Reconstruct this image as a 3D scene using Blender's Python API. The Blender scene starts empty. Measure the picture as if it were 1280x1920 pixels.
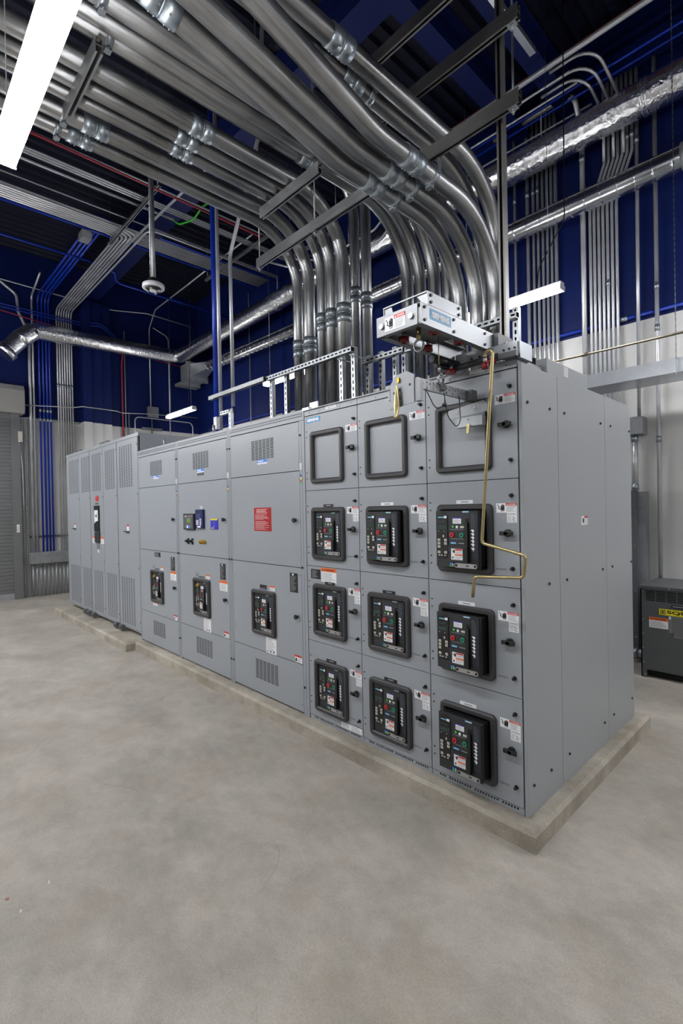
import bpy, math, random
from mathutils import Vector, Matrix
random.seed(11)
S = bpy.context.scene
COL = S.collection
PI = math.pi

# ------------------------------------------------------------------ materials
def new_mat(name):
    m = bpy.data.materials.new(name); m.use_nodes = True
    nt = m.node_tree; b = nt.nodes['Principled BSDF']
    return m, nt, b

def lin(c):
    return tuple(((x/255)/12.92 if x/255 <= .04045 else (((x/255)+.055)/1.055)**2.4) for x in c)

def mat(name, rgb, rough=.5, metal=0.0, var=.04, scale=6.0, rvar=.06, bump=0.0, bscale=40.0, spec=.5):
    m, nt, b = new_mat(name)
    L = nt.links; N = nt.nodes
    c = lin(rgb)
    tc = N.new('ShaderNodeTexCoord'); no = N.new('ShaderNodeTexNoise')
    no.inputs['Scale'].default_value = scale; no.inputs['Detail'].default_value = 5
    L.new(tc.outputs['Object'], no.inputs['Vector'])
    cr = N.new('ShaderNodeValToRGB')
    cr.color_ramp.elements[0].position = .3; cr.color_ramp.elements[1].position = .7
    cr.color_ramp.elements[0].color = (*[max(0, x*(1-var)) for x in c], 1)
    cr.color_ramp.elements[1].color = (*[min(1, x*(1+var)) for x in c], 1)
    L.new(no.outputs['Fac'], cr.inputs['Fac']); L.new(cr.outputs['Color'], b.inputs['Base Color'])
    mr = N.new('ShaderNodeMapRange')
    mr.inputs['To Min'].default_value = max(.02, rough-rvar); mr.inputs['To Max'].default_value = min(1, rough+rvar)
    L.new(no.outputs['Fac'], mr.inputs['Value']); L.new(mr.outputs['Result'], b.inputs['Roughness'])
    b.inputs['Metallic'].default_value = metal
    b.inputs['Specular IOR Level'].default_value = spec
    if bump:
        n2 = N.new('ShaderNodeTexNoise'); n2.inputs['Scale'].default_value = bscale; n2.inputs['Detail'].default_value = 4
        L.new(tc.outputs['Object'], n2.inputs['Vector'])
        bp = N.new('ShaderNodeBump'); bp.inputs['Strength'].default_value = bump; bp.inputs['Distance'].default_value = .02
        L.new(n2.outputs['Fac'], bp.inputs['Height']); L.new(bp.outputs['Normal'], b.inputs['Normal'])
    return m

def streak_metal(name, rgb0, rgb1, r0, r1, su=9.0, sv=.7, metal=1.0):
    """galvanised steel pipe: streaks that run along the pipe (uv: u around, v along in metres)"""
    m, nt, b = new_mat(name); L = nt.links; N = nt.nodes
    uv = N.new('ShaderNodeUVMap'); mp = N.new('ShaderNodeMapping')
    mp.inputs['Scale'].default_value = (su, sv, 1)
    no = N.new('ShaderNodeTexNoise'); no.inputs['Scale'].default_value = 3; no.inputs['Detail'].default_value = 6; no.inputs['Roughness'].default_value = .65
    L.new(uv.outputs['UV'], mp.inputs['Vector']); L.new(mp.outputs['Vector'], no.inputs['Vector'])
    n2 = N.new('ShaderNodeTexNoise'); n2.inputs['Scale'].default_value = 2.5; n2.inputs['Detail'].default_value = 3
    tc = N.new('ShaderNodeTexCoord'); L.new(tc.outputs['Object'], n2.inputs['Vector'])
    mx = N.new('ShaderNodeMath'); mx.operation = 'ADD'; L.new(no.outputs['Fac'], mx.inputs[0]); L.new(n2.outputs['Fac'], mx.inputs[1])
    hv = N.new('ShaderNodeMath'); hv.operation = 'MULTIPLY'; hv.inputs[1].default_value = .5; L.new(mx.outputs[0], hv.inputs[0])
    cr = N.new('ShaderNodeValToRGB'); cr.color_ramp.elements[0].position = .36; cr.color_ramp.elements[1].position = .64
    cr.color_ramp.elements[0].color = (*lin(rgb0), 1); cr.color_ramp.elements[1].color = (*lin(rgb1), 1)
    L.new(hv.outputs[0], cr.inputs['Fac']); L.new(cr.outputs['Color'], b.inputs['Base Color'])
    mr = N.new('ShaderNodeMapRange'); mr.inputs['From Min'].default_value = .35; mr.inputs['From Max'].default_value = .65
    mr.inputs['To Min'].default_value = r0; mr.inputs['To Max'].default_value = r1
    L.new(hv.outputs[0], mr.inputs['Value']); L.new(mr.outputs['Result'], b.inputs['Roughness'])
    b.inputs['Metallic'].default_value = metal
    return m

GREY = mat('grey_enamel', (150, 155, 161), .34, 0, .012, 1.5, .03)
GREY2 = mat('grey_enamel_panel', (150, 154, 158), .34, 0, .015, 1.2, .04)
DGREY = mat('dark_grey_enamel', (92, 95, 98), .4, 0, .03, 3)
TGREY = mat('transformer_grey', (84, 87, 89), .42, 0, .03, 4)
GAP = mat('gap_shade_black', (20, 20, 21), .8, 0, .1)  # black puts shade into seams, vents, open channels and small holes
BEZ = mat('bezel_plastic', (56, 55, 57), .45, 0, .06, 8, .08)
BLK = mat('black_plastic', (26, 27, 29), .42, 0, .1, 10)
BLK2 = mat('soft_black_plastic', (43, 45, 48), .5, 0, .1, 10)
NAVYP = mat('navy_plate', (34, 40, 52), .4, 0, .08, 10)
WHITE = mat('white_label', (232, 233, 236), .45, 0, .01, 10)
INK = mat('label_ink', (30, 30, 32), .6, 0, .02)
PALEINK = mat('pale_ink', (150, 152, 156), .6, 0, .02)
RED = mat('safety_red', (200, 40, 36), .45, 0, .03)
DRED = mat('dark_red_plate', (170, 14, 20), .35, 0, .02)
WHEELR = mat('roller_red', (120, 16, 26), .35, 0, .05)
ORANGE = mat('safety_orange', (226, 104, 30), .45, 0, .03)
BLUEL = mat('sign_cyan', (40, 140, 190), .4, 0, .02)
SKYL = mat('pale_cyan_tag', (120, 190, 215), .45, 0, .02)
BLUES = mat('sticker_blue', (50, 130, 230), .4, 0, .02)
NAVYB = mat('meter_navy', (22, 28, 92), .35, 0, .05)
VIOLET = mat('meter_violet', (56, 50, 190), .35, 0, .03)
YELL = mat('label_yellow', (232, 220, 30), .4, 0, .02)
GREEN = mat('button_green', (20, 140, 105), .35, 0, .02)
LIME = mat('dot_green', (70, 200, 60), .5, 0, .02)
BLUED = mat('dot_blue', (45, 50, 160), .5, 0, .02)
REDB = mat('button_red', (205, 45, 50), .35, 0, .02)
LCD = mat('lcd_glass', (44, 64, 58), .15, 0, .03)
LCDG = mat('lcd_green', (110, 140, 60), .2, 0, .03)
SILV = mat('satin_silver', (190, 191, 194), .3, 1, .03, 12)
BRASS = mat('yellow_zinc', (174, 160, 116), .3, .85, .08, 7, .06)
BRONZE = mat('bronze_steel', (150, 140, 122), .3, .9, .06, 7)
GOLD = mat('key_brass', (200, 160, 60), .3, .9, .05)
STEEL = mat('zinc_bracket', (176, 180, 184), .34, 1, .05, 6)
PLATE = mat('white_zinc_plate', (132, 134, 137), .42, 1, .03, 5)
STRUT = streak_metal('strut_galvanised', (150, 152, 154), (184, 186, 188), .36, .5, 3, 2)
STRUTD = streak_metal('strut_dark', (120, 120, 118), (156, 155, 152), .42, .56, 3, 2)
PIPE = streak_metal('conduit_galvanised', (122, 123, 124), (176, 177, 178), .25, .40, metal=.92)
PIPE2 = streak_metal('conduit_emt', (176, 178, 182), (210, 212, 216), .3, .44, 4, 1.2, .6)
CPL = streak_metal('coupling_bright_zinc', (150, 160, 168), (182, 190, 197), .34, .42, 2, 3, .85)
SPIRAL = streak_metal('spiral_duct_zinc', (176, 178, 182), (204, 206, 210), .16, .3, 3, 2)
GALV = mat('galvanised_sheet', (196, 200, 206), .34, .9, .05, 9, .05)
GALVD = mat('galvanised_dull', (160, 163, 166), .42, .6, .12, 9, .08)
BLUEC = mat('blue_conduit', (8, 48, 160), .32, .15, .05, 3)
REDC = mat('red_conduit', (150, 30, 52), .4, 0, .06, 3)
ORC = mat('orange_conduit', (150, 55, 16), .5, 0, .08, 3)
GREENC = mat('green_cable', (30, 150, 30), .45, 0, .05)
CABLE = mat('black_cable', (24, 24, 26), .5, 0, .05)
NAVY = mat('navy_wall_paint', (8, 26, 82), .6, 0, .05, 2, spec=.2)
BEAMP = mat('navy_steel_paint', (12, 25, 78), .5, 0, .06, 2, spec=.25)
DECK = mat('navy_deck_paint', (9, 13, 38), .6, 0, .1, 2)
WALLW = mat('white_wall_paint', (206, 205, 203), .5, 0, .015, 1.5, .05, .03, 60)
SHUT = mat('shutter_grey', (116, 117, 118), .4, .2, .03, 4)
SHUTH = mat('shutter_hood_grey', (150, 149, 146), .42, .1, .04, 3)
CAMW = mat('camera_white', (228, 229, 234), .35, 0, .01)
BEIGE = mat('beige_box', (200, 196, 184), .5, 0, .02)
CHIPW = mat('chip_pale', (226, 218, 208), .8, 0, .05)
CHIPR = mat('chip_red', (190, 126, 114), .8, 0, .05)

def foil():
    m, nt, b = new_mat('foil_wrap'); L = nt.links; N = nt.nodes
    tc = N.new('ShaderNodeTexCoord')
    vo = N.new('ShaderNodeTexVoronoi'); vo.inputs['Scale'].default_value = 24; vo.feature = 'SMOOTH_F1'
    no = N.new('ShaderNodeTexNoise'); no.inputs['Scale'].default_value = 40; no.inputs['Detail'].default_value = 6
    L.new(tc.outputs['Object'], vo.inputs['Vector']); L.new(tc.outputs['Object'], no.inputs['Vector'])
    a = N.new('ShaderNodeMath'); a.operation = 'ADD'; L.new(vo.outputs['Distance'], a.inputs[0]); L.new(no.outputs['Fac'], a.inputs[1])
    bp = N.new('ShaderNodeBump'); bp.inputs['Strength'].default_value = .55; bp.inputs['Distance'].default_value = .010
    L.new(a.outputs[0], bp.inputs['Height']); L.new(bp.outputs['Normal'], b.inputs['Normal'])
    b.inputs['Base Color'].default_value = (.93, .94, .96, 1); b.inputs['Metallic'].default_value = 1; b.inputs['Roughness'].default_value = .22
    return m
FOIL = foil()

def concrete(name, base, var, tint, rough, crack=False, pit=.0):
    m, nt, b = new_mat(name); L = nt.links; N = nt.nodes
    tc = N.new('ShaderNodeTexCoord')
    def noise(sc, det, ro=.55, vec=None, dist=0):
        n = N.new('ShaderNodeTexNoise'); n.inputs['Scale'].default_value = sc; n.inputs['Detail'].default_value = det
        n.inputs['Roughness'].default_value = ro; n.inputs['Distortion'].default_value = dist
        L.new(vec or tc.outputs['Object'], n.inputs['Vector']); return n
    mp = N.new('ShaderNodeMapping'); mp.inputs['Rotation'].default_value = (0, 0, .9); mp.inputs['Scale'].default_value = (1, 1.35, 1)
    L.new(tc.outputs['Object'], mp.inputs['Vector'])
    big = noise(1.5, 8, .66, mp.outputs['Vector'], .25); mid = noise(7, 10, .74, mp.outputs['Vector'], .2); fine = noise(130, 3, .6)
    c0 = lin(tuple(x*(1-var) for x in base)); c1 = lin(tuple(min(255, x*(1+var)) for x in base)); c2 = lin(tint)
    def ramp(src, a, bb, p0, p1):
        r = N.new('ShaderNodeValToRGB'); r.color_ramp.elements[0].position = p0; r.color_ramp.elements[1].position = p1
        r.color_ramp.elements[0].color = (*a, 1); r.color_ramp.elements[1].color = (*bb, 1); L.new(src, r.inputs['Fac']); return r
    def mix(fac, A, B, blend='MIX'):
        x = N.new('ShaderNodeMix'); x.data_type = 'RGBA'; x.blend_type = blend
        if isinstance(fac, float): x.inputs['Factor'].default_value = fac
        else: L.new(fac, x.inputs['Factor'])
        L.new(A, x.inputs['A']); L.new(B, x.inputs['B']); return x.outputs['Result']
    r1 = ramp(big.outputs['Fac'], c0, c1, .35, .66)
    r2 = ramp(mid.outputs['Fac'], (.76, .755, .75), (1.0, 1.0, 1.0), .34, .62)
    col = mix(.75, r1.outputs['Color'], r2.outputs['Color'], 'MULTIPLY')
    warm = noise(2.6, 7, .62); wr = ramp(warm.outputs['Fac'], (0, 0, 0), (1, 1, 1), .48, .75)
    tn = N.new('ShaderNodeRGB'); tn.outputs[0].default_value = (*c2, 1)
    mulf = N.new('ShaderNodeMath'); mulf.operation = 'MULTIPLY'; mulf.inputs[1].default_value = .55; L.new(wr.outputs['Color'], mulf.inputs[0])
    col = mix(mulf.outputs[0], col, tn.outputs[0])
    r3 = ramp(fine.outputs['Fac'], (.86, .86, .86), (1.08, 1.08, 1.08), .35, .65)
    col = mix(.8, col, r3.outputs['Color'], 'MULTIPLY')
    if not pit:                       # a few long faint scuffs
        for sc, th, tone in ((.55, .0016, (1.16, 1.16, 1.15)), (.8, .0012, (.72, .71, .7))):
            s1 = noise(sc, 1, .4, None, .5); ab = N.new('ShaderNodeMath'); ab.operation = 'COMPARE'; ab.inputs[1].default_value = .53; ab.inputs[2].default_value = th
            L.new(s1.outputs['Fac'], ab.inputs[0])
            s2 = noise(1.4, 3, .5); gt = ramp(s2.outputs['Fac'], (0, 0, 0), (.7, .7, .7), .52, .62)
            ml = N.new('ShaderNodeMath'); ml.operation = 'MULTIPLY'; L.new(ab.outputs[0], ml.inputs[0]); L.new(gt.outputs['Color'], ml.inputs[1])
            tn2 = N.new('ShaderNodeRGB'); tn2.outputs[0].default_value = (*tone, 1); col = mix(ml.outputs[0], col, tn2.outputs[0], 'MULTIPLY')
    if pit:
        v = N.new('ShaderNodeTexVoronoi'); v.inputs['Scale'].default_value = 55; L.new(tc.outputs['Object'], v.inputs['Vector'])
        pr = ramp(v.outputs['Distance'], (.45, .44, .42), (1, 1, 1), .06, .16)
        col = mix(pit, col, pr.outputs['Color'], 'MULTIPLY')
    L.new(col, b.inputs['Base Color'])
    mr = N.new('ShaderNodeMapRange'); mr.inputs['To Min'].default_value = rough-.12; mr.inputs['To Max'].default_value = rough+.14
    L.new(mid.outputs['Fac'], mr.inputs['Value']); L.new(mr.outputs['Result'], b.inputs['Roughness'])
    bp = N.new('ShaderNodeBump'); bp.inputs['Strength'].default_value = .25 if pit else .06; bp.inputs['Distance'].default_value = .01
    L.new(fine.outputs['Fac'], bp.inputs['Height']); L.new(bp.outputs['Normal'], b.inputs['Normal'])
    b.inputs['Specular IOR Level'].default_value = .35
    return m
FLOORM = concrete('floor_concrete', (173, 167, 158), .08, (156, 142, 126), .5)
PADM = concrete('pad_concrete', (172, 165, 153), .13, (130, 116, 98), .8, pit=.85)

def emit(name, strength, col=(1, .985, .97)):
    m, nt, b = new_mat(name)
    b.inputs['Base Color'].default_value = (.9, .9, .9, 1)
    b.inputs['Emission Color'].default_value = (*col, 1); b.inputs['Emission Strength'].default_value = strength
    return m
LED = emit('led_diffuser', 53.5, (.985, .99, 1.0))

# ------------------------------------------------------------------ mesh builder
_txt = {}
def glyphs(body, bold):
    k = (body, bold)
    if k not in _txt:
        cu = bpy.data.curves.new('glyph', 'FONT'); cu.body = body; cu.size = 1.0; cu.offset = bold; cu.resolution_u = 3
        ob = bpy.data.objects.new('glyph', cu); COL.objects.link(ob)
        dg = bpy.context.evaluated_depsgraph_get(); ev = ob.evaluated_get(dg); me = ev.to_mesh()
        vs = [(v.co.x, v.co.y) for v in me.vertices]; ps = [tuple(p.vertices) for p in me.polygons]
        ev.to_mesh_clear(); bpy.data.objects.remove(ob); bpy.data.curves.remove(cu)
        x0 = min(v[0] for v in vs); x1 = max(v[0] for v in vs); y0 = min(v[1] for v in vs); y1 = max(v[1] for v in vs)
        _txt[k] = ([((v[0]-x0)/(x1-x0), (v[1]-y0)/(y1-y0)) for v in vs], ps)
    return _txt[k]

class MB:
    def __init__(s): s.v = []; s.f = []; s.mi = []; s.sm = []; s.uv = []; s.mats = []
    def _m(s, m):
        if m not in s.mats: s.mats.append(m)
        return s.mats.index(m)
    def face(s, idx, m, smooth=False, uv=None):
        s.f.append(tuple(idx)); s.mi.append(s._m(m)); s.sm.append(smooth); s.uv.append(uv)
    def poly(s, pts, m):
        b = len(s.v); s.v += [tuple(p) for p in pts]; s.face(range(b, b+len(pts)), m)
    def box(s, x0, x1, y0, y1, z0, z1, m):
        b = len(s.v)
        s.v += [(x0,y0,z0),(x1,y0,z0),(x1,y1,z0),(x0,y1,z0),(x0,y0,z1),(x1,y0,z1),(x1,y1,z1),(x0,y1,z1)]
        for q in ((0,3,2,1),(4,5,6,7),(0,1,5,4),(1,2,6,5),(2,3,7,6),(3,0,4,7)): s.face([b+i for i in q], m)
        return s
    def obox(s, c, ax, ay, az, m):
        """box from centre and three half-axis vectors"""
        c = Vector(c); ax = Vector(ax); ay = Vector(ay); az = Vector(az); b = len(s.v)
        for k in (-1, 1):
            for i, j in ((-1,-1),(1,-1),(1,1),(-1,1)): s.v.append(tuple(c+ax*i+ay*j+az*k))
        for q in ((0,3,2,1),(4,5,6,7),(0,1,5,4),(1,2,6,5),(2,3,7,6),(3,0,4,7)): s.face([b+i for i in q], m)
        return s
    def prism(s, pts, off, m):
        """polygon (list of 3d points) extruded by vector off"""
        off = Vector(off); n = len(pts); b = len(s.v)
        s.v += [tuple(p) for p in pts]+[tuple(Vector(p)+off) for p in pts]
        s.face(range(b, b+n), m); s.face([b+n+i for i in reversed(range(n))], m)
        for i in range(n): j = (i+1) % n; s.face((b+i, b+n+i, b+n+j, b+j), m)
        return s
    def tube(s, path, r, m, seg=16, cap=True, rr=None):
        P = [Vector(p) for p in path]; n = len(P); b = len(s.v)
        T = []
        for i in range(n):
            a = P[max(i-1, 0)]; c = P[min(i+1, n-1)]; T.append((c-a).normalized())
        u = T[0].orthogonal().normalized(); d = 0
        for i in range(n):
            u = (u-T[i]*u.dot(T[i])).normalized(); w = T[i].cross(u)
            R = r if rr is None else rr[i]
            for k in range(seg):
                a = 2*PI*k/seg; s.v.append(tuple(P[i]+(u*math.cos(a)+w*math.sin(a))*R))
        for i in range(n-1):
            L = (P[i+1]-P[i]).length
            for k in range(seg):
                k2 = (k+1) % seg
                s.face((b+i*seg+k, b+i*seg+k2, b+(i+1)*seg+k2, b+(i+1)*seg+k), m, True,
                       ((k/seg, d), ((k+1)/seg, d), ((k+1)/seg, d+L), (k/seg, d+L)))
            d += L
        if cap:
            s.face([b+k for k in reversed(range(seg))], m); s.face([b+(n-1)*seg+k for k in range(seg)], m)
        return s
    def cyl(s, p0, p1, r, m, seg=14, r1=None): return s.tube([p0, p1], r, m, seg, True, None if r1 is None else [r, r1])
    # --- things on a vertical face: frame 'F' looks along -Y (u = x), frame 'R' looks along +X (u = y)
    def P(s, fr, u, v, d): return (u, fr[1]-d, v) if fr[0] == 'F' else (fr[1]+d, u, v)
    def slab(s, fr, u0, u1, v0, v1, d0, d1, m):
        if fr[0] == 'F': return s.box(u0, u1, fr[1]-d1, fr[1]-d0, v0, v1, m)
        return s.box(fr[1]+d0, fr[1]+d1, u0, u1, v0, v1, m)
    def flat(s, fr, pts, d, m): s.poly([s.P(fr, u, v, d) for u, v in pts], m); return s
    def disc(s, fr, u, v, r, d0, d1, m, seg=14):
        return s.cyl(s.P(fr, u, v, d0), s.P(fr, u, v, d1), r, m, seg)
    def text(s, fr, body, u0, u1, v0, v1, d, m, bold=.02):
        vs, ps = glyphs(body, bold); b = len(s.v)
        s.v += [s.P(fr, u0+(u1-u0)*x, v0+(v1-v0)*y, d) for x, y in vs]
        for p in ps: s.face([b+i for i in p], m)
        return s
    def lines(s, fr, u0, u1, v0, v1, n, d, m, fill=.35, rag=.35):
        h = (v1-v0)/n
        for i in range(n):
            e = u1-(u1-u0)*random.random()*rag
            s.flat(fr, [(u0, v0+h*(i+.5-fill/2)), (e, v0+h*(i+.5-fill/2)), (e, v0+h*(i+.5+fill/2)), (u0, v0+h*(i+.5+fill/2))], d, m)
        return s
    def ring(s, fr, u0, u1, v0, v1, w, rad, d0, d1, m, n=5, irad=.004, chamfer=.006):
        """rounded rectangular frame, outer edge chamfered"""
        def loop(a0, a1, b0, b1, r):
            o = []
            for cx, cy, a in ((a1-r, b1-r, 0), (a0+r, b1-r, PI/2), (a0+r, b0+r, PI), (a1-r, b0+r, 1.5*PI)):
                for i in range(n+1): t = a+PI/2*i/n; o.append((cx+r*math.cos(t), cy+r*math.sin(t)))
            return o
        c = chamfer
        rings = [(loop(u0, u1, v0, v1, rad), d0), (loop(u0, u1, v0, v1, rad), d1-c), (loop(u0+c, u1-c, v0+c, v1-c, max(rad-c, .002)), d1),
                 (loop(u0+w-c, u1-w+c, v0+w-c, v1-w+c, irad+c), d1), (loop(u0+w, u1-w, v0+w, v1-w, irad), d1-c), (loop(u0+w, u1-w, v0+w, v1-w, irad), d0)]
        b = len(s.v); k = 4*(n+1)
        for lp, d in rings: s.v += [s.P(fr, u, v, d) for u, v in lp]
        for q in range(len(rings)-1):
            for i in range(k): j = (i+1) % k; s.face((b+q*k+i, b+q*k+j, b+(q+1)*k+j, b+(q+1)*k+i), m, q in (0, 4))
        return s
    def sheet(s, fr, u0, u1, v0, v1, d0, d1, m, holes=()):
        """sheet-metal door skin with real cut-outs, folded edges d0..d1"""
        us = sorted({u0, u1, *[x for h in holes for x in h[:2]]}); vs = sorted({v0, v1, *[x for h in holes for x in h[2:]]})
        hs = {}
        for h in holes: hs.setdefault((h[0], h[2]), h)
        b = len(s.v); nu = len(us)
        for v in vs: s.v += [s.P(fr, u, v, d1) for u in us]
        cov = set()
        iu = {u: i for i, u in enumerate(us)}; iv = {v: i for i, v in enumerate(vs)}
        for h in holes:
            for i in range(iu[h[0]], iu[h[1]]):
                for j in range(iv[h[2]], iv[h[3]]): cov.add((i, j))
        for j in range(len(vs)-1):
            i = 0
            while i < nu-1:
                if (i, j) in cov: i += 1; continue
                a = b+j*nu+i; s.face((a, a+1, a+1+nu, a+nu), m); i += 1
        e = [(u0, v0), (u1, v0), (u1, v1), (u0, v1)]
        for q in range(4):
            (a0, b0), (a1, b1) = e[q], e[(q+1) % 4]
            s.poly([s.P(fr, a0, b0, d0), s.P(fr, a1, b1, d0), s.P(fr, a1, b1, d1), s.P(fr, a0, b0, d1)], m)
        return s
    def build(s, name, parent=None, bevel=0.0, label=None, weld=False):
        root = parent
        while root is not None and root.parent is not None: root = root.parent
        o0 = Vector(root.location) if root is not None else Vector((0, 0, 0))
        org = Vector((0, 0, 0))
        if root is None:
            xs = [v[0] for v in s.v]; ys = [v[1] for v in s.v]; zs = [v[2] for v in s.v]
            org = Vector(((min(xs)+max(xs))/2, (min(ys)+max(ys))/2, min(zs))); o0 = org
        me = bpy.data.meshes.new(name)
        me.from_pydata([tuple(Vector(v)-o0) for v in s.v], [], s.f)
        for m in s.mats: me.materials.append(m)
        me.polygons.foreach_set('material_index', s.mi); me.polygons.foreach_set('use_smooth', s.sm)
        if any(u for u in s.uv):
            l = me.uv_layers.new(name='UVMap')
            for p in me.polygons:
                u = s.uv[p.index]
                if u:
                    for k, li in enumerate(p.loop_indices): l.data[li].uv = u[k]
        me.validate(); me.update()
        o = bpy.data.objects.new(name, me); COL.objects.link(o)
        if parent is not None: o.parent = parent
        else: o.location = org
        if bevel:
            md = o.modifiers.new('edge', 'BEVEL'); md.width = bevel; md.segments = 2; md.limit_method = 'ANGLE'; md.angle_limit = math.radians(50)
        if label: o['label'] = label
        return o

def thing(name, label, cat, loc, group=None):
    o = bpy.data.objects.new(name, None); COL.objects.link(o); o.location = loc; o.empty_display_size = .1
    o['label'] = label; o['category'] = cat
    if group: o['group'] = group
    return o
def tag(o, label, cat, group=None, kind=None):
    o['label'] = label; o['category'] = cat
    if group: o['group'] = group
    if kind: o['kind'] = kind
    return o
def struct(o, label=None):
    o['kind'] = 'structure'
    if label: o['label'] = label
    return o
def dup(root, loc, label, group=None):
    r = root.copy(); COL.objects.link(r); r.location = loc; r['label'] = label
    if group: r['group'] = group
    for ch in list(root.children):
        c = ch.copy(); COL.objects.link(c); c.parent = r
        for g in list(ch.children):
            d = g.copy(); COL.objects.link(d); d.parent = c
    return r
def fillet(pts, rad, n=8):
    """poly-line with rounded corners"""
    P = [Vector(p) for p in pts]; out = [P[0]]
    for i in range(1, len(P)-1):
        R = rad[i-1] if isinstance(rad, (list, tuple)) else rad
        a = (P[i-1]-P[i]).normalized(); c = (P[i+1]-P[i]).normalized()
        ang = a.angle(c)
        if ang > PI-.01 or R <= 0: out.append(P[i]); continue
        t = min(R/math.tan(ang/2), (P[i-1]-P[i]).length*.49, (P[i+1]-P[i]).length*.49); R = t*math.tan(ang/2)
        ctr = P[i]+(a+c).normalized()*(R/math.sin(ang/2))
        s0 = P[i]+a*t-ctr; s1 = P[i]+c*t-ctr; th = s0.angle(s1)
        for k in range(n+1):
            f = k/n; out.append(ctr+(s0*math.sin((1-f)*th)+s1*math.sin(f*th))/math.sin(th))
    out.append(P[-1]); return out
ORD = ['first', 'second', 'third', 'fourth', 'fifth', 'sixth', 'seventh', 'eighth', 'ninth', 'tenth', 'eleventh', 'twelfth', 'thirteenth', 'fourteenth', 'fifteenth', 'sixteenth']
# ------------------------------------------------------------------ setting
def shell():
    m = MB(); m.box(-10.75, 6, -8, 3.8, -.1, 0, FLOORM); struct(m.build('floor'))
    ZB = 3.745                                    # navy above, white below
    for nm, a, n0, n1 in (('wall_left', 'x', -10.95, -10.75), ('wall_right', 'x', 6, 6.2)):
        m = MB(); m.box(n0, n1, -8, 4, 0, ZB, WALLW); m.box(n0, n1, -8, 4, ZB, 7.4, NAVY); struct(m.build(nm))
    for nm, n0, n1 in (('wall_back', 3.8, 4.0), ('wall_front', -8.2, -8)):
        m = MB(); m.box(-10.75, 6, n0, n1, 0, ZB, WALLW); m.box(-10.75, 6, n0, n1, ZB, 7.4, NAVY); struct(m.build(nm))
    # corrugated steel deck, flutes along Y
    m = MB(); x = -10.75; p = .19; b = 0
    prof = []
    while x < 6: prof += [(x, 7.2), (x+.07, 7.2), (x+.095, 7.26), (x+.165, 7.26)]; x += p
    prof.append((6, 7.2))
    for px, pz in prof: m.v += [(px, -8, pz), (px, 3.8, pz)]
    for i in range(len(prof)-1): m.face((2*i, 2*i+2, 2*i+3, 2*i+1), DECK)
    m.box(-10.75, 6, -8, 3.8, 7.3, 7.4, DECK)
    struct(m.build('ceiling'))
    def beam(x0, x1, y0, y1, z0, h, fw, along):
        m = MB(); t = .014
        if along == 'y':
            c = (x0+x1)/2
            m.box(c-fw/2, c+fw/2, y0, y1, z0, z0+t, BEAMP); m.box(c-fw/2, c+fw/2, y0, y1, z0+h-t, z0+h, BEAMP); m.box(c-.006, c+.006, y0, y1, z0+t, z0+h-t, BEAMP)
        else:
            c = (y0+y1)/2
            m.box(x0, x1, c-fw/2, c+fw/2, z0, z0+t, BEAMP); m.box(x0, x1, c-fw/2, c+fw/2, z0+h-t, z0+h, BEAMP); m.box(x0, x1, c-.006, c+.006, z0+t, z0+h-t, BEAMP)
        return struct(m.build('ceiling_beam'))
    beam(-1.74, -1.74, -8, 3.8, 6.42, .4, .2, 'y')
    beam(-1.16, -1.16, 1.55, 3.8, 6.42, .3, .2, 'y')
    beam(-6.0, -6.0, -8, 3.8, 6.75, .4, .2, 'y')
    beam(-10.4, 6, 1.44, 1.44, 6.9, .3, .22, 'x')
    beam(-10.4, -1.85, 1.1, 1.1, 6.45, .4, .3, 'x')
    # steel column against the left wall, and a pilaster next to it
    m = MB()
    for y0, y1, x1 in ((.93, 1.1, -10.5), (1.1, 1.34, -10.56), (1.34, 1.55, -10.6)):
        m.box(-10.75, x1, y0, y1, 0, ZB, WALLW); m.box(-10.75, x1, y0, y1, ZB, 6.45, NAVY)
    struct(m.build('trim_1'))
shell()

def pad():
    m = MB(); c = .02
    out = [(-8.42, -.215), (-5.05, -.215), (-5.05, -.10), (.08, -.10), (.08, 1.84), (-8.42, 1.84)]
    ins = [(-8.40, -.195), (-5.07, -.195), (-5.07, -.08), (.06, -.08), (.06, 1.82), (-8.40, 1.82)]
    b = 0; n = 6
    m.v += [(x, y, .0) for x, y in out]+[(x, y, .082) for x, y in out]+[(x, y, .1) for x, y in ins]
    for q in (0, 6):
        for i in range(n): j = (i+1) % n; m.face((q+i, q+j, q+6+j, q+6+i), PADM)
    m.face([12+i for i in range(6)], PADM)
    tag(m.build('concrete_pad'), 'long stepped concrete housekeeping pad under the grey switchgear lineup', 'concrete pad')
pad()

# ------------------------------------------------------------------ switchgear columns
F0 = ('F', 0.0)
CX = [-1.758, -1.185, -.607, -.025]
RZ = [2.431, 1.860, 1.285, .711, .137]

def hand_symbol(m, fr, u, v, w, h, d):
    """electric-shock pictogram: a bolt striking a hand"""
    P = lambda x, y: (u+w*x, v+h*y)
    m.flat(fr, [P(.05, .88), P(.12, .92), P(.36, .62), P(.28, .58)], d, INK)
    m.flat(fr, [P(.28, .66), P(.36, .62), P(.24, .40), P(.16, .44)], d, INK)
    m.flat(fr, [P(.2, .45), P(.26, .5), P(.48, .36), P(.42, .30)], d, INK)
    m.flat(fr, [P(.5, .1), P(.84, .1), P(.92, .3), P(.9, .58), P(.48, .58), P(.46, .3)], d, INK)
    for i, (x, t) in enumerate(((.46, .78), (.58, .9), (.7, .92), (.81, .84))):
        m.flat(fr, [P(x, .5), P(x+.1, .5), P(x+.11, t-.04), P(x+.055, t), P(x+.005, t-.04)], d, INK)
    m.flat(fr, [P(.5, .16), P(.84, .16), P(.82, .22), P(.52, .22)], d+.0002, WHITE)

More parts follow.
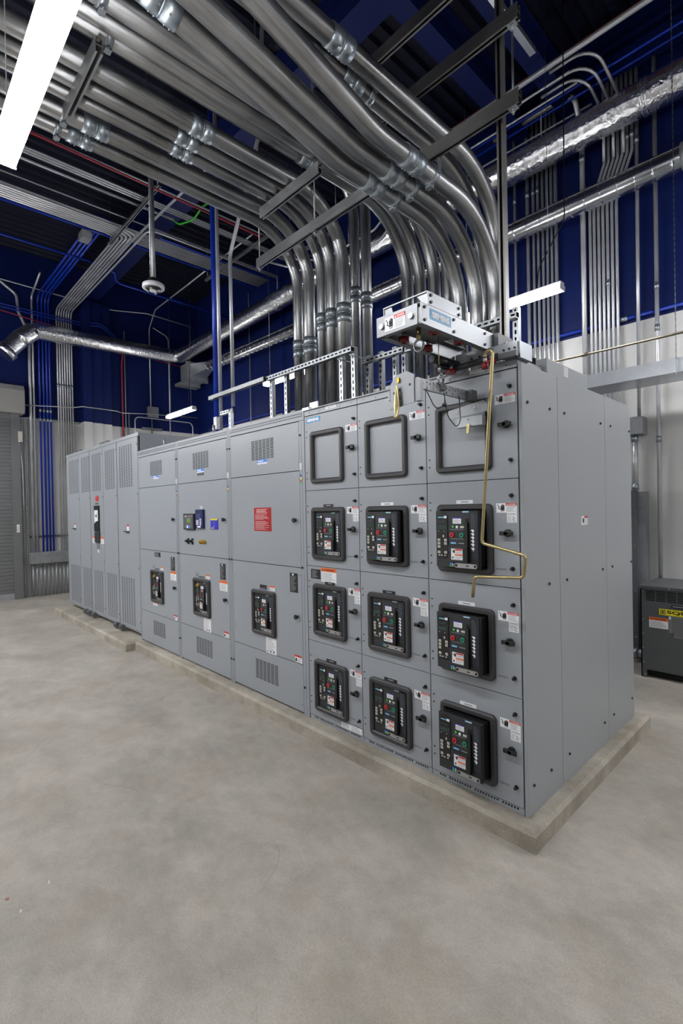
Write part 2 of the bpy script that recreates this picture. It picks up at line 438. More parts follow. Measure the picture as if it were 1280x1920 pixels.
def danger_label(fr, u0, v1, w, h, parent, lower=True, word='DANGER', hd=RED):
    m = MB()
    m.slab(fr, u0, u0+w, v1-h, v1, 0, .0012, WHITE); d = .0016
    hand_symbol(m, fr, u0+.02*w, v1-h*.96, w*.42, h*.92, d)
    m.flat(fr, [(u0+.46*w, v1-.27*h), (u0+w, v1-.27*h), (u0+w, v1), (u0+.46*w, v1)], d, hd)
    m.flat(fr, [(u0+.50*w, v1-.22*h), (u0+.58*w, v1-.22*h), (u0+.54*w, v1-.05*h)], d+.0004, WHITE)
    m.text(fr, word, u0+.61*w, u0+.96*w, v1-.21*h, v1-.06*h, d+.0004, WHITE)
    m.lines(fr, u0+.5*w, u0+.96*w, v1-.92*h, v1-.32*h, 6, d, PALEINK)
    if lower:
        a = u0+.52*w; z = v1-h
        m.slab(fr, a, u0+w, z-h*1.05, z, 0, .0012, WHITE)
        m.lines(fr, a+.004, u0+w-.004, z-h*.26, z-h*.06, 2, d, INK, .3, .1)
        m.lines(fr, a+.004, a+.25*w, z-h*.95, z-h*.35, 5, d, PALEINK)
        for k in range(4):
            m.flat(fr, [(a+.26*w+.012*(k % 2), z-h*(.45+.14*k)), (a+.34*w+.012*(k % 2), z-h*(.45+.14*k)), (a+.34*w, z-h*(.52+.14*k)), (a+.26*w, z-h*(.52+.14*k))], d, INK)
    return m.build('danger_label', parent)

def t_knob(fr, u, v, parent):
    m = MB(); m.disc(fr, u, v, .021, 0, .016, BLK, 16); m.disc(fr, u, v, .013, .016, .034, BLK, 12)
    m.slab(fr, u-.037, u+.037, v-.011, v+.011, .02, .034, BLK)
    m.build('lock_knob', parent, .003)
def latch(fr, u, v, parent):
    m = MB(); m.disc(fr, u, v, .011, 0, .007, BLK); m.disc(fr, u+.001, v, .007, .007, .024, BLK); m.build('latch_screw', parent)
def ball_knob(fr, u, v, parent):
    m = MB(); m.disc(fr, u, v, .012, 0, .018, BLK); m.disc(fr, u, v, .019, .018, .03, BLK, 16); m.build('door_knob', parent, .003)
def screw(m, fr, u, v, r=.005, mt=BLK): m.disc(fr, u, v, r, 0, .003, mt, 8)

cabs = []
for ci in range(3):
    x0, x1 = CX[ci], CX[ci+1]
    lab = ['grey switchgear column with a cyan sign at its top left, leftmost of three breaker columns',
           'grey switchgear column between the two other breaker columns, hoist plate hanging before its blank window',
           'grey switchgear column at the near corner, with the brass crank hanging in front of it'][ci]
    root = thing('switchgear_cabinet', lab, 'switchgear cabinet', ((x0+x1)/2, .8, .1), 'breaker columns of the switchgear')
    cabs.append(root)
    m = MB(); xe = x1 if ci < 2 else -.022
    m.box(x0+.0015, xe-.0015, .08, 1.73, .101, 2.447, GREY)
    m.box(x0+.0015, xe-.0015, .077, .08, .105, 2.44, GAP)
    m.build('body', root)
    m = MB(); m.sheet(F0, x0+.002, x1-.002, 2.436, 2.474, -.018, 0, GREY)
    m.box(x0+.002, xe-.002, .003, .10, 2.449, 2.473, GREY)
    for k in range(5): screw(m, F0, x0+.06+k*(x1-x0-.12)/4, 2.455-.005*(k % 2), .003)
    m.build('top_header', root)
    # base channel with square vent holes
    hs = []
    a, b = x0+.05, x1-.03; n = 30; w = (b-a)/n
    if ci == 0: hs = []
    for k in range(n):
        if k % 10 in (3,): continue
        hs.append((round(a+w*k+w*.2, 5), round(a+w*k+w*.8, 5), .118, .129))
    m = MB(); m.sheet(F0, x0+.002, x1-.002, .1015, .134, -.018, -.004, GREY, hs)
    m.build('base_grille', root)
    for ri in range(4):
        zt, zb = RZ[ri]-.002, RZ[ri+1]+.002
        bz = zt-.127; bu0 = x0+.078; bu1 = x0+.435; bv1 = bz; bv0 = bz-.389
        m = MB()
        m.sheet(F0, x0+.003, x1-.003, zb, zt, -.0175, 0, GREY, [(round(bu0+.03, 5), round(bu1-.03, 5), round(bv0+.025, 5), round(bv1-.022, 5))])
        for dz in (.115, .16, .43, .475): screw(m, F0, x0+.022, zt-dz, .0045)
        d = m.build('door', root)
        m = MB(); m.ring(F0, bu0, bu1, bv0, bv1, .034, .03, 0, .024, BEZ, chamfer=.008); m.build('bezel', d)
        if ri == 0:
            m = MB(); m.slab(F0, bu0+.031, bu1-.031, bv0+.026, bv1-.023, -.016, -.006, GREY); m.build('blanking_plate', d)
        t_knob(F0, x0+.52, zt-.285, d)
        latch(F0, x0+.541, zt-.087, d); latch(F0, x0+.541, zt-.472, d)
        danger_label(F0, x0+.453, zt-.127 if ri else zt-.122, .116, .05, d, lower=ri > 0)
        if ri:
            m = MB(); m.lines(F0, x0+.444, x0+.51, zt-.484, zt-.472, 2, .0006, INK, .3, .2); m.build('engraved_note', d)
            m = MB(); wt = ci == 2 or (ci == 1 and ri == 1)
            m.slab(F0, x0+.205, x0+.312, zt-.125, zt-.105, 0, .002, WHITE if wt else BLK)
            m.lines(F0, x0+.235, x0+.285, zt-.119, zt-.111, 1, .0025, PALEINK, .8, 0); m.build('name_plate', d)

# the extra labels on the left and middle columns
r = cabs[0]
m = MB(); m.slab(F0, -1.736, -1.573, 2.377, 2.416, 0, .0015, BLUEL); m.text(F0, 'SIEMENS', -1.722, -1.588, 2.385, 2.408, .002, WHITE, .055); m.build('maker_sign', r, label='cyan sign with white capitals')
m = MB(); m.slab(F0, -1.508, -1.4, 2.450, 2.470, 0.0005, .0016, WHITE); m.lines(F0, -1.495, -1.415, 2.457, 2.464, 1, .002, PALEINK, .6, 0); m.build('white_strip_label', r)
m = MB(); m.slab(F0, -1.592, -1.427, 1.175, 1.28, 0, .0014, WHITE)
m.slab(F0, -1.592, -1.427, 1.252, 1.28, .0014, .002, ORANGE); m.text(F0, 'WARNING', -1.56, -1.45, 1.258, 1.274, .0025, INK)
m.flat(F0, [(-1.583, 1.258), (-1.566, 1.258), (-1.5745, 1.273)], .0025, INK); m.lines(F0, -1.585, -1.435, 1.182, 1.247, 8, .002, PALEINK); m.build('warning_label', r)
m = MB(); m.slab(F0, -1.712, -1.604, 1.19, 1.262, 0, .002, BLK); m.lines(F0, -1.70, -1.615, 1.195, 1.255, 7, .0025, PALEINK, .35, .5); m.build('rating_plate', r)
m = MB(); m.slab(F0, -1.405, -1.297, .140, .180, 0, .0014, WHITE); m.lines(F0, -1.40, -1.303, .145, .176, 5, .002, PALEINK); m.build('paper_tag', r)
m = MB(); m.slab(F0, -1.292, -1.196, .142, .192, 0, .0014, WHITE); m.slab(F0, -1.292, -1.196, .186, .192, .0014, .002, INK); m.lines(F0, -1.287, -1.2, .147, .183, 5, .002, PALEINK); m.build('paper_tag', r)
r = cabs[2]
m = MB(); m.slab(F0, -.30, -.16, 2.452, 2.470, .0005, .0016, WHITE); m.lines(F0, -.28, -.18, 2.458, 2.464, 1, .002, PALEINK, .6, 0); m.build('white_strip_label', r)
m = MB(); m.slab(F0, -.80, -.775, 2.452, 2.466, .0005, .0016, WHITE); m.build('white_strip_label', cabs[1])

# end panels of the lineup (facing +X)
R0 = ('R', 0.0)
ep = thing('end_panel', 'smooth grey end panels closing the near side of the switchgear lineup', 'end panel', (-.01, .87, .1))
m = MB(); m.box(-.02, 0, -.002, .428, .1005, 2.45, GREY2)
for y, z in ((.055, 2.254), (.322, 2.252), (.281, 1.281), (.27, .25), (.06, .25)): m.disc(R0, y, z, .008, 0, .007, BLK, 10)
m.build('front_panel', ep, .0015)
m = MB(); m.box(-.02, 0, .4315, 1.188, .1005, 2.45, GREY2)
for y, z in ((.52, 2.252), (1.11, 2.254), (.52, 1.276), (1.108, 1.279), (1.1, .25), (.52, .25)): m.disc(R0, y, z, .008, 0, .007, BLK, 10)
m.build('middle_panel', ep, .0015)
m = MB(); m.box(-.02, 0, 1.191, 1.735, .1005, 2.45, GREY2)
for y, z in ((1.3, 2.256), (1.7, 2.256), (1.296, 1.279), (1.703, 1.276), (1.28, .25), (1.68, .25)): m.disc(R0, y, z, .008, 0, .007, BLK, 10)
m.build('rear_panel', ep, .0015)
m = MB(); m.slab(R0, .753, .856, 1.588, 1.642, 0, .0014, WHITE); hand_symbol(m, R0, .756, 1.592, .045, .046, .002)
m.slab(R0, .803, .856, 1.63, 1.642, .0014, .002, RED); m.lines(R0, .806, .853, 1.592, 1.627, 6, .002, PALEINK); m.build('danger_label', ep)

# boxes standing on top of the near column
m = MB(); m.box(-.34, -.03, .37, .975, 2.4525, 2.556, GREY2); R1 = ('R', -.03)
o = thing('junction_box', 'flat grey box with a small printed sheet lying on top of the switchgear near corner', 'box', (-.18, .67, 2.4525))
m.build('case', o, .004)
m = MB(); m.slab(R1, .60, .66, 2.49, 2.545, 0, .001, WHITE); m.lines(R1, .605, .655, 2.494, 2.541, 6, .0015, PALEINK); m.build('printed_sheet', o)
m = MB(); m.box(-.36, -.055, .17, .355, 2.4525, 2.50, GREY2); o = tag(m.build('cover_box', None, .004), 'low plain grey box on the switchgear top beside the hoist rail', 'box')
m = MB(); ux = (-.36, -.10)
m.box(-.36, -.06, .20, .30, 2.5015, 2.506, DGREY); m.box(-.36, -.06, .20, .206, 2.506, 2.54, DGREY); m.box(-.36, -.06, .294, .30, 2.506, 2.54, DGREY); m.box(-.36, -.06, .195, .305, 2.54, 2.546, DGREY)
tag(m.build('cable_trough', None), 'dark grey sheet trough lying on the low box near the hoist', 'trough')

# ------------------------------------------------------------------ circuit breakers
BW, BH = .277, .315
def make_breaker(variant, back=.07):
    """front face at local y = 0, body reaches y = +back"""
    fr = ('F', 0.0)
    root = thing('circuit_breaker', '', 'circuit breaker', (0, 0, 0), 'drawout circuit breakers')
    W, H = BW, BH
    U = lambda x: x*W
    V = lambda y: (1-y)*H
    m = MB(); m.box(0, W, 0, .016, 0, H, BLK2); m.box(.006, W-.006, .016, back, .006, H-.006, BLK)
    m.box(U(.79), U(.99), -.006, 0, V(.99), V(.005), BLK)
    m.slab(fr, U(.12), U(.26), V(.055), V(.02), 0, .0006, BLK)
    m.flat(fr, [(U(.82), V(.83)), (U(.98), V(.83)), (U(.98), V(.03)), (U(.82), V(.03))], .0065, NAVYP)
    m.lines(('F', 0), U(.83), U(.95), V(.33), V(.04), 12, .007, DGREY, .3, .5)
    m.build('case', root, .004)
    m = MB(); m.slab(fr, U(.025), U(.285), V(.84), V(.075), 0, .004, BLK)
    m.lines(fr, U(.06), U(.2), V(.13), V(.095), 1, .0045, SKYL, .6, 0); m.slab(fr, U(.205), U(.27), V(.13), V(.085), .004, .0046, WHITE)
    m.slab(fr, U(.05), U(.24), V(.215), V(.17), .004, .006, BLK2)
    for k, (x, y) in enumerate(((.07, .36), (.2, .36))): m.disc(fr, U(x), V(y), .0022, .004, .005, WHITE, 8)
    for y in (.52, .58, .64, .74):
        for x in (.075, .235):
            if (x, y) == (.235, .64): continue
            m.slab(fr, U(x-.03), U(x+.03), V(y+.022), V(y-.022), .004, .0055, BEIGE)
            m.flat(fr, [(U(x-.012), V(y+.01)), (U(x+.014), V(y+.006)), (U(x+.01), V(y-.012))], .006, INK)
    m.slab(fr, U(.17), U(.2), V(.47), V(.43), .004, .005, BEIGE)
    for x in (.06, .12, .2): m.slab(fr, U(x), U(x+.035), V(.805), V(.785), .004, .005, BEIGE)
    m.build('trip_unit', root)
    tu = root.children[-1]
    m = MB(); m.slab(fr, U(.05), U(.27), V(.325), V(.25), .004, .0055, LCD if variant == 'std' else LCD); m.build('display', tu)
    m = MB(); m.slab(fr, U(.63), U(.79), V(.03), V(.005), 0, .001, SKYL); m.lines(fr, U(.645), U(.775), V(.026), V(.011), 1, .0015, WHITE, .5, 0); m.build('maker_tag', root)
    m = MB(); m.slab(fr, U(.405), U(.6), V(.225), V(.125), 0, .001, WHITE); m.slab(fr, U(.405), U(.6), V(.135), V(.122), .001, .0015, VIOLET); m.lines(fr, U(.42), U(.585), V(.215), V(.15), 4, .0015, PALEINK); m.build('inspection_sticker', root)
    m = MB()
    m.slab(fr, U(.385), U(.425), V(.295), V(.26), 0, .0015, LIME if variant == 'std' else REDB); m.slab(fr, U(.48), U(.525), V(.305), V(.26), 0, .003, WHITE); m.slab(fr, U(.575), U(.665), V(.30), V(.265), 0, .0015, BEIGE)
    m.lines(fr, U(.34), U(.64), V(.335), V(.32), 1, .0005, PALEINK, .4, 0); m.build('status_flags', root)
    m = MB()
    m.disc(fr, U(.385), V(.425), .0135, 0, .007, REDB, 18); m.disc(fr, U(.385), V(.425), .006, .007, .0078, BLK, 10); m.build('open_button', root)
    m = MB(); m.disc(fr, U(.615), V(.425), .0135, 0, .007, GREEN, 18); m.disc(fr, U(.615), V(.425), .006, .007, .0078, BLK, 10); m.build('close_button', root)
    m = MB(); m.slab(fr, U(.345), U(.48), V(.585), V(.55), 0, .001, BLUEL); m.lines(fr, U(.36), U(.465), V(.58), V(.556), 1, .0015, WHITE, .4, 0)
    m.lines(fr, U(.53), U(.67), V(.585), V(.555), 1, .0006, PALEINK, .5, 0); m.lines(fr, U(.35), U(.66), V(.497), V(.485), 1, .0005, PALEINK, .5, 0); m.build('rating_tag', root)
    m = MB(); m.slab(fr, U(.30), U(.69), V(.90), V(.615), 0, .008, BLK2); m.disc(fr, U(.335), V(.745), .009, .008, .009, BLK); m.build('lower_cover', root, .003)
    m = MB(); m.slab(fr, U(.375), U(.64), V(.86), V(.665), .008, .0092, WHITE)
    hand_symbol(m, fr, U(.38), V(.755), U(.095), H*.085, .0098)
    m.slab(fr, U(.475), U(.63), V(.695), V(.668), .0092, .0098, RED); m.slab(fr, U(.46), U(.635), V(.785), V(.76), .0092, .0098, ORANGE)
    m.lines(fr, U(.48), U(.63), V(.752), V(.705), 3, .0096, PALEINK); m.lines(fr, U(.46), U(.63), V(.85), V(.795), 3, .0096, PALEINK)
    m.flat(fr, [(U(.39), V(.84)), (U(.44), V(.83)), (U(.42), V(.79))], .0096, INK); m.build('warning_label', root)
    m = MB(); m.slab(fr, U(.695), U(.785), V(.90), V(.14), 0, .0015, GAP)
    m.prism([(U(.70), -.004, V(.20)), (U(.775), -.004, V(.20)), (U(.775), -.004, V(.875)), (U(.70), -.004, V(.875))], (0, -.014, 0), BLK)
    m.slab(fr, U(.705), U(.79), V(.885), V(.62), .014, .03, BLK); m.build('charging_handle', root, .004)
    m = MB()
    for k, y in enumerate((.35, .41, .47, .53, .59, .66)):
        c = U(.87); q = V(y)
        m.flat(fr, [(c-.012, q+.006), (c+.004, q+.009), (c+.012, q+.001), (c, q-.004)], .0075, WHITE)
        m.flat(fr, [(c-.004, q-.004), (c+.008, q-.002), (c+.004, q-.012)], .0075, BEIGE)
    m.build('pictogram_strip', root)
    m = MB(); m.slab(fr, U(.325), U(.37), V(.905), V(.88), 0, .003, REDB); m.slab(fr, U(.325), U(.375), V(.955), V(.92), 0, .003, BLUES); m.slab(fr, U(.325), U(.365), V(.985), V(.965), 0, .003, LIME); m.slab(fr, U(.385), U(.405), V(.985), V(.925), 0, .003, BEIGE); m.build('position_indicator', root)
    m = MB(); u0, u1, v0, v1 = U(.45), U(.965), V(.995), V(.915); r = (v1-v0)/2; pts = []
    for k in range(13): t = PI/2+PI*k/12; pts.append((u0+r+r*math.cos(t), (v0+v1)/2+r*math.sin(t)))
    for k in range(13): t = -PI/2+PI*k/12; pts.append((u1-r+r*math.cos(t), (v0+v1)/2+r*math.sin(t)))
    m.prism([m.P(fr, a, b, .0062) for a, b in pts], (0, -.005, 0), SILV)
    m.disc(fr, u0+r, (v0+v1)/2, .008, .0112, .0125, BLK); m.disc(fr, u1-r, (v0+v1)/2, .007, .0112, .0125, BLK); m.slab(fr, U(.72), U(.78), V(.965), V(.945), .0112, .0118, INK)
    m.build('crank_access_plate', root)
    if variant == 'key':
        m = MB(); m.disc(fr, U(.25), V(.11), .021, 0, .012, GOLD, 18); m.slab(fr, U(.10), U(.26), V(.155), V(.115), .012, .017, GOLD); m.build('key_lock', root, .002)
    if variant == 'hole':
        m = MB(); m.disc(fr, U(.34), V(.07), .02, 0, .002, BLK, 18); m.build('blanked_lock_hole', root)
    return root
stdb = make_breaker('std'); first = True; deepb = make_breaker('std', .13); dfirst = True
depth = {(0, 1): .004, (0, 2): .004, (0, 3): .004, (1, 1): .055, (1, 2): .008, (1, 3): .008, (2, 1): .08, (2, 2): .088, (2, 3): .088}
CN = ['left', 'middle', 'right']; RN = {1: 'upper', 2: 'centre', 3: 'bottom'}
for ci in range(3):
    for ri in (1, 2, 3):
        loc = (CX[ci]+.078+.040, -depth[ci, ri], RZ[ri]-.002-.127-.389+.037)
        lab = f'black circuit breaker with red and green buttons, {RN[ri]} of three in the {CN[ci]} column'
        if depth[ci, ri] > .04:
            if dfirst: deepb.location = loc; deepb['label'] = lab; dfirst = False
            else: dup(deepb, loc, lab)
        elif first: stdb.location = loc; stdb['label'] = lab; first = False
        else: dup(stdb, loc, lab)

# ------------------------------------------------------------------ switchboard sections (doors with vents)
def vent(u0, u1, v0, v1, nc, nr, fu=.84, fv=.5):
    w = (u1-u0)/nc; h = (v1-v0)/nr
    return [(round(u0+w*(i+.5-fu/2), 5), round(u0+w*(i+.5+fu/2), 5), round(v0+h*(j+.5-fv/2), 5), round(v0+h*(j+.5+fv/2), 5)) for i in range(nc) for j in range(nr)]
SX = [(-5.06, -4.025), (-3.958, -2.928), (-2.85, -1.833)]
SE = [(-5.095, -3.992), (-3.992, -2.889), (-2.889, -1.762)]
SL = ['grey switchboard section beside the taller louvred cabinet, plain middle door',
      'grey switchboard section with the small navy meter and purple panel on its middle door',
      'grey switchboard section with the red instruction plate on its middle door']
SZ = [(2.026, 2.405), (1.262, 2.020), (.497, 1.256), (.118, .491)]
secs = []
for si in range(3):
    e0, e1 = SE[si]; x0, x1 = SX[si]
    root = thing('switchboard_section', SL[si], 'switchboard cabinet', ((e0+e1)/2, .8, .1), 'switchboard sections'); secs.append(root)
    m = MB(); m.box(e0+.001, e1-.001, .08, 1.73, .1005, 2.447, GREY); m.box(e0+.001, e1-.001, .077, .08, .105, 2.44, GAP); m.build('body', root)
    # frame posts either side of the doors
    m = MB(); m.sheet(F0, e0+.002, x0-.004, .1005, 2.41, -.018, 0, GREY); m.sheet(F0, x1+.004, e1-.002, .1005, 2.41, -.018, 0, GREY)
    if si: m.slab(F0, (e0+x0)/2-.001, (e0+x0)/2+.001, .11, 2.4, 0, .001, DGREY)
    m.slab(F0, (e1+x1)/2-.001, (e1+x1)/2+.001, .11, 2.4, 0, .001, DGREY)
    for z in (2.3, 1.262, .32): m.disc(F0, x1+.017, z, .009, 0, .006, BLK, 10)
    if si:
        for z in (2.3, 1.262, .32): m.disc(F0, x0-.02, z, .009, 0, .006, BLK, 10)
    m.build('frame_post', root)
    # head strip with a row of ventilation slots
    hs = vent(e0+.02, e1-.02, 2.435, 2.475, 64 if si == 2 else 60, 2, .55, .5)
    m = MB(); m.sheet(F0, e0+.003, e1-.003, 2.413, 2.488, -.04, .0, GREY, hs); m.box(e0+.003, e1-.003, 0, .10, 2.488, 2.493, GREY); m.box(e0+.003, e1-.003, .04, .043, 2.448, 2.488, GAP); m.build('head_strip', root)
    for k, (z0, z1) in enumerate(SZ):
        hs = []
        if k == 0: vz = vent(x0+.345, x0+.685, 2.155, 2.327, 6, 13); hs = vz
        if k == 2: hs = [(round(x0+.352, 5), round(x0+.642, 5), .669, .996)]
        if k == 3: hs = vent(x0+.345, x0+.685, .238, .411, 6, 13)
        m = MB(); m.sheet(F0, x0, x1, z0, z1, -.018, 0, GREY, hs)
        for dz in (.12, .16):
            if k in (1, 2):
                for zz in (z1-dz-.02, z0+dz+.02): screw(m, F0, x0+.03, zz, .006, STEEL)
        for zz in (z0+.06, z1-.06): screw(m, F0, x1-.02, zz, .006, STEEL)
        d = m.build('door' if k in (1, 2) else 'vent_panel', root)
        if k in (1, 2): ball_knob(F0, x1-.055, 1.634 if k == 1 else .866, d)
        if k == 2:
            m = MB(); m.ring(F0, x0+.325, x0+.670, .640, 1.025, .032, .02, 0, .024, BEZ, chamfer=.008); m.build('bezel', d)
    # stickers common to the sections
    m = MB(); m.slab(F0, x0+.44, x0+.585, 2.115, 2.153, 0, .0012, WHITE); m.slab(F0, x0+.44, x0+.585, 2.128, 2.153, .0012, .0018, BLUES); m.lines(F0, x0+.45, x0+.53, 2.13, 2.15, 1, .0022, WHITE, .5, 0); m.build('blue_sticker', root)
    m = MB(); z = 1.983 if si == 2 else 1.945; u = x1+.019
    for c in (BLUED, YELL, REDB, LIME): m.disc(F0, u, z, .009, 0, .0012, c, 12); z -= .021
    m.build('phase_dots', root)
    m = MB(); m.slab(F0, x1+.006, x1+.03, 2.03, 2.08, 0, .001, WHITE); m.lines(F0, x1+.009, x1+.027, 2.035, 2.075, 4, .0015, PALEINK); m.build('post_label', root)
    m = MB(); m.slab(F0, x0+.87, x0+.97, 1.056, 1.21, 0, .002, BLK); m.slab(F0, x0+.9, x0+.92, 1.19, 1.205, .002, .0025, WHITE)
    m.lines(F0, x0+.88, x0+.965, 1.065, 1.185, 12, .0025, PALEINK, .3, .5); m.build('instruction_plate', root)
    m = MB(); m.slab(F0, x0+.915, x0+1.005, .499, .558, 0, .0012, WHITE); m.slab(F0, x0+.915, x0+1.005, .542, .558, .0012, .0018, RED); m.lines(F0, x0+.95, x0+1.0, .503, .538, 4, .0018, PALEINK); m.flat(F0, [(x0+.92, .505), (x0+.945, .51), (x0+.94, .535), (x0+.922, .53)], .0018, INK); m.build('small_danger_label', root)
    m = MB(); m.slab(F0, x0+.585, x0+.66, 1.034, 1.075, 0, .0012, WHITE); m.slab(F0, x0+.585, x0+.66, 1.062, 1.075, .0012, .0018, ORANGE); m.lines(F0, x0+.59, x0+.655, 1.037, 1.058, 2, .0018, PALEINK); m.build('small_warning_label', root)
    m = MB(); m.slab(F0, x0+.44, x0+.54, 1.034, 1.05 if si < 2 else 1.073, 0, .002, BLK); m.lines(F0, x0+.45, x0+.53, 1.038, 1.048, 1, .0025, PALEINK, .5, 0); m.build('name_plate', root)
    if si < 2:
        m = MB(); m.slab(F0, x0+.855, x0+1.0, .946, 1.045, 0, .0012, WHITE); m.slab(F0, x0+.855, x0+1.0, 1.02, 1.045, .0012, .0018, ORANGE); m.lines(F0, x0+.865, x0+.99, .952, 1.014, 6, .0018, PALEINK); m.build('warning_label', root)
        m = MB(); m.slab(F0, x0+.345, x0+.42, 1.034, 1.08, 0, .002, BLK); m.ring(F0, x0+.35, x0+.415, 1.039, 1.075, .006, .003, .002, .0026, WHITE, chamfer=.0001); m.slab(F0, x0+.372, x0+.395, 1.05, 1.064, .002, .0028, PALEINK); m.build('square_tag', root)
    if si == 0:
        m = MB(); m.slab(F0, x0+.345, x0+.475, .595, .636, 0, .0012, WHITE); m.slab(F0, x0+.345, x0+.475, .623, .636, .0012, .0018, ORANGE); m.lines(F0, x0+.35, x0+.47, .598, .62, 2, .0018, PALEINK); m.build('lower_warning_label', root)
        m = MB(); m.slab(F0, x0+.425, x0+.59, 1.186, 1.24, 0, .002, BLK); m.lines(F0, x0+.435, x0+.58, 1.19, 1.235, 4, .0025, PALEINK, .4, .3); m.build('section_name_plate', root)
    else:
        m = MB(); m.slab(F0, x0+.515, x0+.665, .495, .63, 0, .0012, WHITE); m.lines(F0, x0+.525, x0+.655, .505, .62, 9, .0018, PALEINK, .3, .4)
        for k in range(3): m.slab(F0, x0+.53+.045*k, x0+.545+.045*k, .505, .512+.006*k, .0012, .0018, INK)
        m.build('paper_test_sheet', root)
    if si == 1:
        m = MB(); m.slab(F0, x0+.445, x0+.58, 2.088, 2.113, 0, .0015, BLK); m.lines(F0, x0+.455, x0+.57, 2.094, 2.108, 1, .002, PALEINK, .4, 0); m.build('black_strip', root)
r = secs[1]
m = MB(); m.slab(F0, -3.812, -3.573, 1.528, 1.696, 0, .022, BLK); m.slab(F0, -3.795, -3.592, 1.538, 1.685, .022, .024, DGREY)
m.slab(F0, -3.72, -3.655, 1.6, 1.645, .024, .0255, LCDG)
for k in range(5): m.disc(F0, -3.765, 1.585+.015*k, .004, .024, .026, NAVYB, 8); m.disc(F0, -3.612, 1.585+.015*k, .004, .024, .026, NAVYB, 8)
for k, c in enumerate((WHITE, REDB, GREY)): m.disc(F0, -3.75+.05*k, 1.668, .007, .024, .0255, c, 10)
m.slab(F0, -3.73, -3.66, 1.543, 1.57, .024, .0255, WHITE); m.slab(F0, -3.695, -3.66, 1.543, 1.57, .0255, .026, BLUES); m.build('generator_controller', r, .003)
m = MB(); m.slab(F0, -3.532, -3.375, 1.545, 1.737, 0, .025, NAVYB); m.slab(F0, -3.51, -3.40, 1.70, 1.722, .025, .026, LCD)
m.slab(F0, -3.515, -3.465, 1.58, 1.63, .025, .026, WHITE); m.lines(F0, -3.512, -3.47, 1.583, 1.627, 4, .0265, NAVYB, .4, .2)
for k in range(4): m.slab(F0, -3.44, -3.405, 1.578+.018*k, 1.59+.018*k, .025, .0265, WHITE)
m.slab(F0, -3.49, -3.42, 1.552, 1.57, .025, .026, WHITE); m.lines(F0, -3.51, -3.4, 1.65, 1.69, 3, .0255, PALEINK, .2, .3); m.build('power_meter', r, .004)
m = MB(); m.slab(F0, -3.47, -3.42, 1.745, 1.77, 0, .0015, WHITE); m.lines(F0, -3.465, -3.43, 1.75, 1.765, 1, .002, INK, .4, 0); m.build('meter_tag', r)
m = MB(); m.slab(F0, -3.246, -3.11, 1.54, 1.643, 0, .008, VIOLET); m.slab(F0, -3.246, -3.11, 1.628, 1.643, .008, .0085, YELL); m.slab(F0, -3.20, -3.155, 1.60, 1.612, .008, .0085, DGREY); m.slab(F0, -3.225, -3.18, 1.546, 1.556, .008, .0085, YELL); m.disc(F0, -3.178, 1.57, .005, .008, .01, WHITE, 8); m.build('surge_monitor', r)
for k, u in enumerate((-3.744, -3.652)):
    m = MB(); m.slab(F0, u-.018, u+.022, 1.37, 1.435, 0, .006, BLK); m.disc(F0, u, 1.405, .016, .006, .03, BLK, 12); m.slab(F0, u-.035, u+.01, 1.40, 1.412, .02, .034, BLK); m.slab(F0, u+.005, u+.03, 1.404, 1.41, .006, .009, WHITE); m.build('selector_switch', r, .002)
m = MB()
for k in range(3): m.disc(F0, -3.475+.05*k, 1.405, .021, 0, .012, GOLD, 14); m.slab(F0, -3.488+.05*k, -3.462+.05*k, 1.40, 1.41, .012, .02, GOLD)
m.build('key_interlock', r, .002)
r = secs[2]
m = MB(); m.slab(F0, -2.477, -2.222, 1.539, 1.74, 0, .0025, DRED); m.lines(F0, -2.44, -2.27, 1.69, 1.73, 4, .003, WHITE, .3, .2); m.lines(F0, -2.46, -2.25, 1.635, 1.685, 6, .003, WHITE, .2, .5); m.lines(F0, -2.46, -2.24, 1.548, 1.627, 9, .003, WHITE, .2, .55); m.build('red_instruction_plate', r, label='red plate with white lettering')

kb = make_breaker('key')
def sb(root, si, lab, new=True):
    loc = (SX[si][0]+.359, -.004, .675)
    if new: root.location = loc; root['label'] = lab; return root
    return dup(root, loc, lab)
sb(kb, 0, 'black circuit breaker with a brass key lock, in the section beside the tall louvred cabinet')
sb(kb, 1, 'black circuit breaker with a brass key lock, below the navy meter', False)
hb = make_breaker('hole'); sb(hb, 2, 'black circuit breaker without a brass key, below the red instruction plate')

